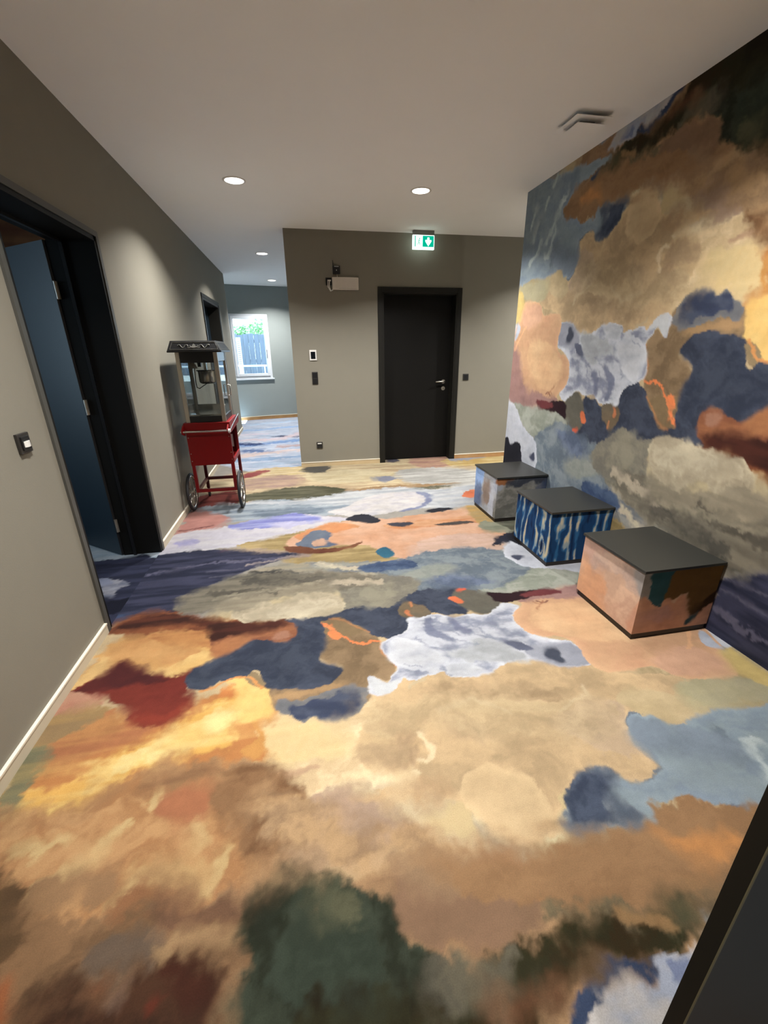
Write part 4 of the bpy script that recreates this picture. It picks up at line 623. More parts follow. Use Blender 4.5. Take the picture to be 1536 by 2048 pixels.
# ------------------------------------------------------------------ walls and ceiling
ce = MB(); poly = [(-4.6, -2.3), (5.4, -2.3), (5.4, 11.75), (-4.6, 9.66)]
ce.prism(poly, lambda u, v, t: (u, v, t), HC, HC + .2)
ceiling = struct(ce.build('ceiling', ceil_m), 'flat white painted ceiling with recessed downlights', 'ceiling')
D1a, D1b, D1h = 2.275, 3.315, 2.135      # door to the side room
D2a, D2b, D2h = 6.56, 7.84, 2.15
w = MB()
for y0, y1, z0 in ((-2.2, D1a, 0), (D1a, D1b, D1h), (D1b, D2a, 0), (D2a, D2b, D2h), (D2b, 8.9, 0)): w.box(XL - .25, y0, z0, XL, y1, HC)
w.box(-4.5, 8.75, 0, XL - .25, 8.9, HC)
wl = struct(w.build('wall_left', wall_m), 'long taupe wall on the left with two door openings', 'wall')
w = MB().box(XR, .28, 0, XR + .15, YM, HC)
wr = struct(w.build('wall_right', ceil_m), 'partition wall on the right papered with a cloud mural', 'wall')
mural = grid_mesh('mural_wallpaper', [((XR - .002, .30, 0), (0, YM - .30, 0), (0, 0, HC), 480, 344)], paper_m,
    lambda V: paint(V[:, 1] - 2.08, 3.13 - V[:, 2], PRINT, 'a9a39a', gain=.68), wr)
mural['label'] = 'wallpaper printed with dark, white and golden painted clouds'
w = MB(); DX0, DX1, DH = 1.075, 2.065, 2.135
for x0, x1, z0 in ((-.04, DX0, 0), (DX0, DX1, DH), (DX1, 5.3, 0)): w.box(x0, YF, z0, x1, YF + .3, HC)
struct(w.build('wall_far', wall_m), 'taupe wall facing the camera with the closed black door', 'wall')
# back wall, turned a little, with two windows
TB = math.atan(.21); ex = Vector((math.cos(TB), math.sin(TB), 0)); ey = Vector((-math.sin(TB), math.cos(TB), 0)); BO = Vector((-.7, 10.3, 0))
RB = Matrix(((ex.x, ey.x, 0), (ex.y, ey.y, 0), (0, 0, 1)))
def bb(m, s0, t0, z0, s1, t1, z1): return m.box(s0, t0, z0, s1, t1, z1, RB, BO)
W1 = (-.66, .155, .905, 2.205); W2 = (.75, 2.2, .5, 2.2); W0 = (-3.2, -1.5, .06, 2.3)
w = MB(); zs = HC
bb(w, -4.0, 0, 0, W0[0], .3, zs); bb(w, W0[0], 0, 0, W0[1], .3, W0[2]); bb(w, W0[0], 0, W0[3], W0[1], .3, zs); bb(w, W0[1], 0, 0, W1[0], .3, zs); bb(w, W1[0], 0, 0, W1[1], .3, W1[2]); bb(w, W1[0], 0, W1[3], W1[1], .3, zs)
bb(w, W1[1], 0, 0, W2[0], .3, zs); bb(w, W2[0], 0, 0, W2[1], .3, W2[2]); bb(w, W2[0], 0, W2[3], W2[1], .3, zs); bb(w, W2[1], 0, 0, 6.3, .3, zs)
struct(w.build('wall_back', grey_m), 'blue-grey wall with the window at the end of the passage', 'wall')
w = MB()
for y0, y1, z0, z1 in ((-2.3, 1.2, 0, HC), (1.2, 3.2, 0, .85), (1.2, 3.2, 2.3, HC), (3.2, 9.9, 0, HC)): w.box(-4.6, y0, z0, -4.5, y1, z1)
struct(w.build('wall_outer_left', grey_m), 'outer wall of the room behind the open door', 'wall')
struct(MB().box(5.3, -2.3, 0, 5.4, 11.7, HC).build('wall_outer_right', wall_m), 'outer wall of the space behind the mural', 'wall')
struct(MB().box(-4.6, -2.3, 0, 5.4, -2.2, HC).build('wall_behind', wall_m), 'wall behind the photographer', 'wall')
w = MB().box(XL, .08, 0, -.5, .28, HC).box(-.5, .08, 2.14, 1.5, .28, HC).box(1.5, .08, 0, 5.3, .28, HC)
struct(w.build('wall_near', wall_m), 'taupe wall around the doorway the photographer stands in', 'wall')
w = grid_mesh('wall_side_room', [((-4.5, 4.55, 0), (3.09, 0, 0), (0, 0, HC), 150, 130)], paper_m, lambda V: paint(V[:, 0] + 2.3, V[:, 2], SIDEW, '9a9186', 5, .7))
struct(w, 'cloud-papered wall of the room behind the open door', 'wall')
struct(MB().box(-4.5, 4.56, 0, XL - .25, 4.66, HC).build('wall_side_room_core', grey_m), 'inner wall behind the cloud paper of the side room', 'wall')
# skirting: carpet strip with a cream top edge
def skirting(name, x0, y0, x1, y1, nx, ny, m, label):
    t = .012; o = thing(name, ((x0 + x1) / 2, (y0 + y1) / 2, 0), label, 'skirting', None, 'structure')
    MB().box(x0, y0, 0, x1 + nx * t, y1 + ny * t, .055).build('carpet_strip', m, o)
    MB().box(x0, y0, .055, x1 + nx * (t + .003), y1 + ny * (t + .003), .063).build('top_edge', cream_m, o)
skirting('baseboard_left', XL, .3, XL, D1a - .03, 1, 0, lskirt_m, 'pale skirting on the left wall before the open door')
skirting('baseboard_left', XL, D1b + .03, XL, D2a - .06, 1, 0, lskirt_m, 'pale skirting on the left wall behind the popcorn cart')
skirting('baseboard_left', XL, D2b + .06, XL, 8.9, 1, 0, lskirt_m, 'short pale skirting past the second door of the left wall')
skirting('baseboard_far', -.04, YF, DX0 - .045, YF, 0, -1, skirt_m, 'beige carpet skirting left of the black door')
skirting('baseboard_far', DX1 + .045, YF, 5.2, YF, 0, -1, skirtb_m, 'brown carpet skirting right of the black door')
o = thing('baseboard_back', BO, 'beige skirting under the window of the back wall', 'skirting', None, 'structure')
bb(MB(), -3.8, -.012, 0, 4, 0, .07).build('carpet_strip', skirtb_m, o); bb(MB(), -3.8, -.016, .07, 4, 0, .08).build('top_edge', cream_m, o)

# ------------------------------------------------------------------ doors
# door_1: open door of the side room
d1 = thing('door_1', (XL, (D1a + D1b) / 2, 0), 'open black door in the left wall leading to a blue-lit room', 'door', None, 'structure')
jm = MB().box(XL - .26, D1a - .0, 0, XL + .006, D1a + .03, D1h).box(XL - .26, D1b - .03, 0, XL + .006, D1b, D1h).box(XL - .26, D1a, D1h - .03, XL + .006, D1b, D1h)
jm.build('frame', door_m, d1)
MB().box(XL - .001, D1a - .028, 0, XL + .012, D1a + .004, D1h + .028).build('architrave', trimf_m, d1)
MB().box(XL - .001, D1b - .004, 0, XL + .012, D1b + .032, D1h + .028).build('architrave', trimf_m, d1)
MB().box(XL - .001, D1a + .004, D1h - .004, XL + .012, D1b - .004, D1h + .028).build('architrave', trimf_m, d1)
MB().box(XL - .19, D1b - .045, 0, XL - .17, D1b - .03, D1h - .03).box(XL - .19, D1a + .03, D1h - .045, XL - .17, D1b - .03, D1h - .03).build('rebate', black_m, d1)
hx, hy, la = XL - .25, D1b - .004, math.atan2(.29, -.37)
RL = Matrix.Rotation(la, 3, 'Z')
leaf = MB().box(.0, 0.0, .008, 1.0, .042, D1h - .035, RL, (hx, hy, 0)).build('leaf', leafb_m, d1)
MB().box(-.003, -.001, .008, .0, .043, D1h - .035, RL, (hx, hy, 0)).build('leaf_edge', black_m, leaf)
for z in (.25, 1.12, 1.83):
    MB().cyl((hx - .012, hy - .04, z - .05), (hx - .012, hy - .04, z + .05), .007, n=12).box(hx - .02, hy - .036, z - .05, hx + .0, hy - .03, z + .05).build('hinge', alu_m, d1)
hd = RL @ Vector((.93, .042, 0)) + Vector((hx, hy, 1.05)); n_ = RL @ Vector((0, 1, 0)); t_ = RL @ Vector((-1, 0, 0))
MB().cyl(hd, hd + n_ * .05, .009, n=12).cyl(hd + n_ * .05, hd + n_ * .05 + t_ * .12, .009, n=12).build('handle', chrome_m, leaf)
# door_2 far along the left wall: closed, deep in its frame
d2 = thing('door_2', (XL, (D2a + D2b) / 2, 0), 'closed dark door far along the left wall beyond the popcorn machine', 'door', None, 'structure')
MB().box(XL - .24, D2a, 0, XL + .006, D2a + .035, D2h).box(XL - .24, D2b - .035, 0, XL + .006, D2b, D2h).box(XL - .24, D2a, D2h - .035, XL + .006, D2b, D2h).build('frame', frame_m, d2)
for a in (((D2a - .04), D2a + .006, 0, D2h + .04), (D2b - .006, D2b + .04, 0, D2h + .04), (D2a + .006, D2b - .006, D2h - .004, D2h + .04)):
    MB().box(XL - .001, a[0], a[2], XL + .012, a[1], a[3]).build('architrave', frame_m, d2)
lf = MB().box(XL - .2, D2a + .037, .008, XL - .16, D2b - .037, D2h - .037).build('leaf', leafb_m, d2)
MB().cyl((XL - .16, D2a + .11, 1.05), (XL - .11, D2a + .11, 1.05), .009, n=12).cyl((XL - .11, D2a + .11, 1.05), (XL - .11, D2a + .23, 1.05), .009, n=12).build('handle', chrome_m, lf)
# door_3: closed black door in the far wall
d3 = thing('door_3', ((DX0 + DX1) / 2, YF, 0), 'closed black door with a steel lever handle below the exit sign', 'door', None, 'structure')
RC = .13
MB().box(DX0, YF - .012, 0, DX0 + .03, YF + .25, DH).box(DX1 - .03, YF - .012, 0, DX1, YF + .25, DH).box(DX0, YF - .012, DH - .03, DX1, YF + .25, DH).build('frame', frame_m, d3)
for x0, x1, z0, z1 in ((DX0 - .045, DX0 + .012, 0, DH + .045), (DX1 - .012, DX1 + .045, 0, DH + .045), (DX0 + .012, DX1 - .012, DH - .012, DH + .045)):
    MB().box(x0, YF - .016, z0, x1, YF, z1).build('architrave', frame_m, d3, bevel=.002)
lf = MB().box(DX0 + .032, YF + RC, .008, DX1 - .032, YF + RC + .045, DH - .032).build('leaf', door_m, d3)
hx = DX1 - .115
MB().cyl((hx, YF + RC - .004, 1.055), (hx, YF + RC, 1.055), .026, n=24).build('rose', alu_m, lf)
MB().tube([(hx, YF + RC, 1.055), (hx, YF + RC - .05, 1.055), (hx - .012, YF + RC - .056, 1.055), (hx - .125, YF + RC - .056, 1.055)], .0095, 12).build('lever_handle', chrome_m, lf)
MB().cyl((hx, YF + RC - .006, .965), (hx, YF + RC, .965), .026, n=24).build('lock_rose', alu_m, lf)
MB().box(hx - .004, YF + RC - .016, .955, hx + .004, YF + RC - .004, .972).build('key_cylinder', chrome_m, lf)
# door_4: fixed leaf of the double door beside the camera
d4 = thing('door_4', (1.0, .26, 0), 'dark fixed door leaf close to the camera at the lower right', 'door', None, 'structure')
MB().box(.5495, .2585, .004, .56, .2835, 2.1).build('meeting_edge', frame_m, d4)
MB().box(.5492, .2570, .004, .5525, .2586, 2.1).build('glint_strip', mat('glint_strip_tone', '8a8468', .35, .6, var=.1), d4)  # pale strip standing in for the reflection along the door gap
MB().box(.5525, .2572, .004, 1.46, .2832, 2.1).build('leaf', mat('anthracite_leaf', '303438', .4, var=.08, scale=20), d4)
MB().box(1.46, .07, 0, 1.51, .29, 2.15).box(-.51, .07, 0, -.46, .29, 2.15).box(-.46, .07, 2.1, 1.46, .29, 2.15).build('frame', frame_m, d4)

# ------------------------------------------------------------------ windows and the garden outside
def window(name, W, label):
    o = thing(name, BO + ex * ((W[0] + W[1]) / 2) + Vector((0, 0, W[2])), label, 'window', None, 'structure')
    f = .055; s0, s1, z0, z1 = W
    m = MB(); bb(m, s0, .0, z0, s0 + f, .09, z1); bb(m, s1 - f, .0, z0, s1, .09, z1); bb(m, s0 + f, .0, z0, s1 - f, .09, z0 + f); bb(m, s0 + f, .0, z1 - f, s1 - f, .09, z1)
    m.build('outer_frame', uvpc_m, o, bevel=.004)
    a0, a1, b0, b1 = s0 + f * .8, s1 - f * .8, z0 + f * .8, z1 - f * .8; k = .055
    m = MB(); bb(m, a0, -.015, b0, a0 + k, .06, b1); bb(m, a1 - k, -.015, b0, a1, .06, b1); bb(m, a0 + k, -.015, b0, a1 - k, .06, b0 + k); bb(m, a0 + k, -.015, b1 - k, a1 - k, .06, b1)
    sa = m.build('sash', uvpc_m, o, bevel=.004)
    bb(MB(), a0 + k, .02, b0 + k, a1 - k, .026, b1 - k).build('pane', glass_m, sa)
    hp = BO + ex * (a1 - k * .5) + Vector((0, 0, (z0 + z1) / 2 - .05))
    MB().cyl(hp - ey * .015, hp - ey * .05, .011, n=10).tube([hp - ey * .05, hp - ey * .05 + Vector((0, 0, -.12))], .009, 8).build('window_handle', uvpc_m, sa)
    bb(MB(), s0 - .03, -.04, z0 - .03, s1 + .03, .0, z0).build('window_sill', uvpc_m, o, bevel=.003)
    pl = bpy.data.lights.new('window_portal', 'AREA'); pl.shape = 'RECTANGLE'; pl.size = s1 - s0; pl.size_y = z1 - z0; pl.cycles.is_portal = True
    po = bpy.data.objects.new('window_portal', pl); col.objects.link(po); po.location = BO + ex * ((s0 + s1) / 2) + ey * .32 + Vector((0, 0, (z0 + z1) / 2))
    po.rotation_euler = (-PI / 2, 0, TB + PI) if False else (PI / 2, 0, TB + PI)
    return o
window('window_1', W1, 'white-framed window at the end of the passage looking onto a fence')
window('window_2', W2, 'white-framed window of the back wall hidden behind the taupe wall')
window('window_4', W0, 'added unseen glazing for more daylight behind the end of the left wall')  # unseen glazing, added to bring more daylight into the passage
o = thing('window_3', (-4.55, 2.2, .85), 'window of the room behind the open door', 'window', None, 'structure')
MB().box(-4.58, 1.2, .85, -4.52, 1.26, 2.3).box(-4.58, 3.14, .85, -4.52, 3.2, 2.3).box(-4.58, 1.26, .85, -4.52, 3.14, .91).box(-4.58, 1.26, 2.24, -4.52, 3.14, 2.3).build('outer_frame', uvpc_m, o)
MB().box(-4.553, 1.26, .91, -4.547, 3.14, 2.24).build('pane', glass_m, o)
pl = bpy.data.lights.new('window_portal', 'AREA'); pl.shape = 'RECTANGLE'; pl.size = 1.45; pl.size_y = 2.0; pl.cycles.is_portal = True
po = bpy.data.objects.new('window_portal', pl); col.objects.link(po); po.location = (-4.62, 2.2, 1.575); po.rotation_euler = (0, -PI / 2, 0)

gm = mat('pale_gravel', 'b9b6ae', .95, var=.12, scale=40, bump=.3)
gr = struct(MB().prism([(-9, 9.2), (-4.7, 9.95), (5.6, 12.15), (9, 12.5), (9, 30), (-9, 30)], lambda u, v, t: (u, v, t), .5, .82).build('ground', gm), 'pale sunlit ground outside the back window', 'ground')
wood_m = mat('weathered_fence_wood', '525c6b', .85, var=.2, scale=9, stretch=(3, 3, .3), h2='75808e')
fe = thing('plank_fence', (-.9, 14, .82), 'grey weathered plank fence outside the window', 'fence')
random.seed(4)
for i in range(30):
    x = -3.2 + i * .155; h = 1.93 + random.uniform(-.03, .03)
    MB().box(x, 14.0 + random.uniform(-.012, .012), .82, x + .150, 14.03, h).build('plank', wood_m, fe)
for z in (1.15, 1.7): MB().box(-3.3, 14.035, z, 1.5, 14.08, z + .09).build('rail', wood_m, fe)
pt = thing('striped_post', (-1.6, 13.7, .82), 'pale upright post with dark cross stripes before the fence', 'post')
MB().box(-1.66, 13.68, .82, -1.54, 13.74, 1.84).build('post', mat('pale_post', 'd6dbd0', .7, var=.05), pt)
for i in range(12): MB().box(-1.64, 13.676, 1.12 + i * .055, -1.56, 13.681, 1.135 + i * .055).build('stripe', mat('dark_stripe', '6d7470', .7), pt)
lr = thing('garden_rail', (-.9, 13.2, .82), 'low white rail running along the foot of the fence', 'rail')
MB().tube([(-3.2, 13.2, 1.08), (1.4, 13.2, 1.08)], .025, 10).build('bar', uvpc_m, lr)
for i in range(5): MB().cyl((-3 + i * 1.05, 13.2, .8), (-3 + i * 1.05, 13.2, 1.08), .02, n=10).build('post', uvpc_m, lr)
leaf_m = mat('bright_green_leaves', '7fae7c', .7, scale=6, h2='a8cf9c')
bark_m = mat('grey_bark', '6b6258', .9, var=.2, scale=20)
def tree(x, y, h, r, seed, label):
    random.seed(seed); t = thing('leafy_tree', (x, y, .82), label, 'tree', 'trees behind the fence')
    MB().cyl((x, y, .8), (x + .05, y, h - r * .3), .07, .03, 10).build('trunk', bark_m, t)
    m = MB()
    for i in range(420):
        a, b = random.uniform(0, 2 * PI), math.acos(random.uniform(-1, 1)); q = r * random.uniform(.55, 1) * (1 + .25 * math.sin(3 * a + seed))
        c = Vector((x + q * math.sin(b) * math.cos(a), y + q * math.sin(b) * math.sin(a), h + .75 * q * math.cos(b)))
        u = Vector((random.uniform(-1, 1), random.uniform(-1, 1), random.uniform(-.6, .6))).normalized() * random.uniform(.05, .1); v = u.orthogonal().normalized() * u.length * .55
        m.add([c - u, c + v, c + u, c - v], [(0, 1, 2, 3)])
    m.build('foliage', leaf_m, t)['kind'] = 'stuff'
tree(-1.05, 16.2, 2.15, .50, 3, 'green tree top rising behind the middle of the fence')
tree(-1.85, 16.8, 2.05, .34, 8, 'small pale green tree top left of the larger one')

# ------------------------------------------------------------------ recessed downlights
lens_m = emit_mat('downlight_lens', 'fff6ea', 9.0); ring_m = mat('white_downlight_ring', 'd8d6d2', .5, var=.02)
def downlight(x, y, label, r=.075, power=None):
    o = thing('recessed_downlight', (x, y, HC), label, 'ceiling light', 'recessed downlights')
    MB().lathe((x, y, HC), [(r + .016, 0), (r + .016, -.003), (r + .004, -.006), (r, -.004), (r - .004, .0)], 36).build('trim_ring', ring_m, o)
    MB().cyl((x, y, HC - .003), (x, y, HC - .001), r - .002, n=36).build('lens', lens_m, o)
    l = bpy.data.lights.new('downlight_lamp', 'AREA'); l.shape = 'DISK'; l.size = 2 * r - .01; l.energy = power or LAMP_W; l.color = LAMP_C; l.spread = math.radians(127)
    lo = bpy.data.objects.new('downlight_lamp', l); col.objects.link(lo); lo.location = (0, 0, -.0075); lo.parent = o
downlight(-.38, 4.29, 'glowing round downlight nearest the left wall, above the popcorn cart')
downlight(1.17, 4.28, 'glowing round downlight in front of the exit sign')
downlight(-.36, 7.08, 'small distant downlight at the start of the passage')
downlight(-.35, 9.55, 'farthest downlight, close to the window wall of the passage')
downlight(-.38, 1.5, 'downlight above the camera on the left side of the hall', power=45)
downlight(1.17, 1.5, 'downlight above the camera on the mural side of the hall', power=45)
downlight(.3, -1.0, 'added unseen downlight behind the camera, lighting the near door leaf', power=25)  # added out of view so the near door leaf gets some light
downlight(3.3, 4.7, 'downlight in the space behind the mural, near the far wall')
downlight(3.3, 2.6, 'downlight in the space behind the mural, in its middle')

# unseen lamp added in the space behind the mural: lights that space and the end of the far wall
pn = thing('fill_lamp', (2.58, 1.3, 1.6), 'added unseen globe lamp behind the mural wall, lighting the end of the far wall', 'added fill lamp')
MB().cyl((2.58, 1.3, 1.74), (2.58, 1.3, HC), .004, n=8).build('cord', black_m, pn)
MB().lathe((2.58, 1.3, 1.6), [(.0, .0)] + [(.075 * math.sin(t), .075 - .075 * math.cos(t)) for t in [PI * i / 12 for i in range(1, 11)]] + [(.03, .15)], 24).build('globe', glass_m, pn)
l = bpy.data.lights.new('fill_bulb', 'POINT'); l.energy = 34; l.color = LAMP_C; l.shadow_soft_size = .03
lo = bpy.data.objects.new('fill_bulb', l); col.objects.link(lo); lo.location = (0, 0, .075); lo.parent = pn

# ------------------------------------------------------------------ exit sign
ex0, ex1, ey0 = 1.43, 1.687, 5.555
es = thing('exit_sign', ((ex0 + ex1) / 2, ey0, 2.55), 'lit green emergency exit sign with a white down arrow under the ceiling', 'exit sign')
MB().box(ex0 + .004, ey0 - .025, 2.703, ex1 - .004, ey0 + .035, HC).build('housing', mat('grey_sign_housing', '7d7c78', .45, var=.04), es, bevel=.003)
MB().box(ex0, ey0 - .014, 2.56, ex1, ey0 + .014, 2.703).build('light_panel', emit_mat('sign_white', 'e8fff6', 2.2), es)
gmt = emit_mat('sign_green', '00b08c', 1.1); wmt = emit_mat('sign_mark_white', 'f4fffb', 2.2); yq = ey0 - .0145
fq = lambda u, v, t: (u, t, v)
MB().box(ex0 + .116, yq - .001, 2.585, ex1 - .006, yq, 2.697).build('green_field', gmt, es)
MB().box(ex0 + .022, yq - .001, 2.585, ex0 + .034, yq, 2.697).build('green_door_edge', gmt, es)
cx = ex0 + .185; ar = [(cx - .012, 2.68), (cx + .012, 2.68), (cx + .012, 2.655), (cx + .036, 2.655), (cx + .036, 2.64), (cx, 2.592), (cx - .036, 2.64), (cx - .036, 2.655), (cx - .012, 2.655)]
MB().prism(ar, fq, yq - .0025, yq - .0012).build('down_arrow', wmt, es)
mx_ = ex0 + .072; man = MB().cyl((mx_ + .008, yq - .0015, 2.667), (mx_ + .008, yq - .0005, 2.667), .007, n=14)
for a, b, r in (((mx_ + .004, 2.658), (mx_ - .002, 2.632), .0045), ((mx_ - .002, 2.632), (mx_ + .012, 2.618), .0035), ((mx_ + .012, 2.618), (mx_ + .006, 2.6), .003), ((mx_ - .002, 2.632), (mx_ - .01, 2.612), .0035), ((mx_ - .01, 2.612), (mx_ - .024, 2.61), .003), ((mx_ + .004, 2.655), (mx_ + .02, 2.645), .0025), ((mx_ + .003, 2.655), (mx_ - .014, 2.645), .0025)):
    man.tube([(a[0], yq - .001, a[1]), (b[0], yq - .001, b[1])], r, 6)
man.build('running_figure', gmt, es)

# ------------------------------------------------------------------ ceiling air diffuser
vx0, vy0, vs = 1.695, 2.83, .235
vd = thing('air_diffuser', (vx0 + vs / 2, vy0 + vs / 2, HC - .06), 'square stepped white air diffuser on the ceiling beside the mural', 'air vent')
MB().box(vx0 + .085, vy0 + .085, HC - .034, vx0 + vs - .085, vy0 + vs - .085, HC).build('core', mat('diffuser_core', '6e6a62', .8), vd)
a, b, c, d = vx0, vx0 + vs, vy0, vy0 + vs
def plate(name, q, z):      # square tray with a sloping rim
    MB().frustum((a + q, c + q, b - q, d - q, z), (a + q + .008, c + q + .008, b - q - .008, d - q - .008, z + .006)).build(name, ceil_m, vd)
plate('outer_plate', 0, HC - .026); plate('centre_plate', .026, HC - .052)
MB().box(a + .07, c + .07, HC - .048, b - .07, d - .07, HC - .022).build('spacer', MATS['diffuser_core'], vd)

# ------------------------------------------------------------------ small wall fittings
sw = thing('wifi_box', (.64, YF, 2.138), 'white box with a rounded front on the wall left of the black door', 'wall box')
pr = [(.484, YF), (.484, YF - .03), (.52, YF - .04), (.64, YF - .046), (.76, YF - .04), (.797, YF - .03), (.797, YF)]
MB().prism(pr, lambda u, v, t: (u, v, t), 2.138, 2.27).build('body', mat('off_white_plastic', 'c9c1b6', .45, var=.03), sw, bevel=.004)
MB().box(.56, YF - .046, 2.15, .77, YF - .0445, 2.152).build('seam', mat('seam_grey', '8f887e', .6), sw)
MB().tube([(.455, YF - .02, 2.235), (.445, YF - .025, 2.17), (.465, YF - .025, 2.128), (.49, YF - .02, 2.14)], .006, 8).build('cable', white_m, sw)
MB().tube([(.435, YF - .02, 2.235), (.43, YF - .03, 2.17), (.46, YF - .03, 2.12), (.49, YF - .022, 2.134)], .004, 8).build('cable', white_m, sw)
so = thing('wall_socket', (.447, YF, 2.185), 'black socket beside the white wall box, with cables plugged in', 'socket')
MB().box(.412, YF - .012, 2.185, .482, YF, 2.265).build('plate', black_m, so, bevel=.002)
MB().box(.43, YF - .024, 2.228, .47, YF - .012, 2.243).build('plug', white_m, so, bevel=.002)
rt = thing('radio_unit', (.545, YF, 2.30), 'small black radio unit with an aerial above the white wall box', 'radio unit')
MB().box(.497, YF - .03, 2.302, .583, YF, 2.39).build('body', black_m, rt, bevel=.004)
MB().cyl((.503, YF - .015, 2.385), (.501, YF - .015, 2.445), .0045, .003, 10).build('aerial', black_m, rt)
MB().box(.515, YF - .0312, 2.375, .568, YF - .03, 2.386).build('name_strip', mat('pale_grey_print', '9a9a98', .5), rt)
MB().prism([(.537, 2.335), (.537, 2.35), (.548, 2.3425)], fq, YF - .0312, YF - .03).build('arrow_mark', white_m, rt)
MB().tube([(.545, YF - .02, 2.302), (.546, YF - .02, 2.285), (.548, YF - .02, 2.268)], .003, 8).build('cable', white_m, rt)
th = thing('thermostat', (.207, YF, 1.35), 'white framed thermostat with a black display on the taupe wall', 'thermostat')
MB().box(.164, YF - .012, 1.352, .25, YF, 1.474).build('frame', white_m, th, bevel=.002)
MB().box(.179, YF - .015, 1.37, .235, YF - .012, 1.453).build('display', mat('black_display', '0c1016', .15), th)
ls = thing('double_switch', (.214, YF, 1.065), 'tall black double rocker switch below the thermostat', 'switch')
MB().box(.178, YF - .01, 1.066, .25, YF, 1.216).build('plate', socket_m, ls, bevel=.002)
MB().box(.186, YF - .014, 1.145, .242, YF - .01, 1.207).build('rocker', black_m, ls, bevel=.001); MB().box(.186, YF - .014, 1.075, .242, YF - .01, 1.137).build('rocker', black_m, ls, bevel=.001)
s2 = thing('wall_socket', (.218, YF, .246), 'low black socket with a white strip near the skirting', 'socket')
MB().box(.179, YF - .012, .248, .258, YF, .33).build('plate', socket_m, s2, bevel=.002)
MB().box(.192, YF - .02, .305, .244, YF - .012, .317).build('white_strip', white_m, s2); MB().box(.188, YF - .015, .257, .249, YF - .012, .30).build('insert', black_m, s2)
s3 = thing('light_switch', (2.219, YF, 1.07), 'square black light switch right of the black door', 'switch')
MB().box(2.18, YF - .01, 1.074, 2.258, YF, 1.156).build('plate', socket_m, s3, bevel=.002); MB().box(2.19, YF - .014, 1.084, 2.248, YF - .01, 1.146).build('rocker', black_m, s3, bevel=.001)
ms = thing('motion_sensor', (XL, 2.03, 1.073), 'black motion sensor with a white lens on the left wall by the open door', 'sensor')
MB().box(XL, 1.99, 1.073, XL + .012, 2.072, 1.155).build('plate', socket_m, ms, bevel=.002)
MB().box(XL + .012, 2.003, 1.085, XL + .018, 2.06, 1.143).build('body', black_m, ms, bevel=.003)
pr = [(2.012 + .04 * .5 * (1 - math.cos(t)), XL + .017 + .009 * math.sin(t)) for t in [PI * i / 8 for i in range(9)]]
MB().prism(pr, lambda u, v, t: (v, u, t), 1.098, 1.122).build('lens', white_m, ms)

# ------------------------------------------------------------------ three cube stools
def stool(y0, y1, h, name_label, colour_fn):
    x0, x1 = 1.640, 2.112
    o = thing('cube_stool', ((x0 + x1) / 2, (y0 + y1) / 2, 0), name_label, 'stool', 'cube stools along the mural wall')
    MB().box(x0 + .006, y0 + .006, 0, x1 - .006, y1 - .006, .035).build('plinth', plinth_m, o)
    L1, L2 = y1 - y0, x1 - x0; z0, z1 = .035, h - .016; zz = z1 - z0; s = .007
    gs = [((x0, y1, z0), (0, -L1, 0), (0, 0, zz), int(L1 / s), int(zz / s)), ((x0, y0, z0), (L2, 0, 0), (0, 0, zz), int(L2 / s), int(zz / s)),
          ((x1, y0, z0), (0, L1, 0), (0, 0, zz), 8, 8), ((x1, y1, z0), (-L2, 0, 0), (0, 0, zz), 8, 8)]
    def cf(V):
        X, Y = V[:, 0], V[:, 1]
        u = np.where(X < x0 + 1e-4, y1 - Y, L1 + (X - x0)); u = np.where((Y > y1 - 1e-4) & (X > x0 + 1e-4), .2, u)
        return colour_fn(u, V[:, 2])
    grid_mesh('padded_body', gs, fabric_m, cf, o)
    MB().box(x0 - .012, y0 - .012, h - .016, x1 + .002, y1 + .006, h).build('top_board', dgrey_m, o, bevel=.002)
def blue_stripes(u, v):
    w = fbm(u / .16, v / .34, 3, 3); w2 = fbm(u / .05, v / .30, 9, 3); e = fbm(u / .02, v / .12, 15, 2)
    r = np.hypot((u - .40) / .05, (v - .13) / .12); t = np.sin((u + .035 * w) * 70 + 2.0 * w + 2.0 * np.exp(-r) * np.sin(r * 9)) + .75 * w2 + .25 * e
    C = np.tile(lin('163c66'), (len(u), 1))
    for c, a, b in (('0b1d40', -1.5, -.7), ('2a5f8c', .05, .4), ('93a4a8', .6, .85), ('cdbd9c', .95, 1.2)):
        q = sstep(a, b, t); q = 1 - q if a < -1 else q
        C = C * (1 - q[:, None]) + lin(c)[None] * q[:, None]
    f = 1 - sstep(.06, .10, np.abs(r - .55)); C = C * (1 - .7 * f[:, None]) + lin('b4b6ab')[None] * .7 * f[:, None]
    f = (1 - sstep(.2, .35, r))[:, None]; return (C * (1 - f) + lin('0b1a38')[None] * f) * .8
stool(3.30, 3.78, .42, 'cube stool with pale blue and grey cloud print, farthest of the three', lambda u, v: paint(u, v, ST1, '9a9690', 51, .9))
stool(2.44, 2.93, .42, 'cube stool with deep blue and cream marbled stripes, middle of the three', blue_stripes)
stool(1.60, 2.08, .42, 'cube stool with peach and olive cloud print, nearest of the three', lambda u, v: paint(u, v, ST3, 'c6a58d', 61, .95))

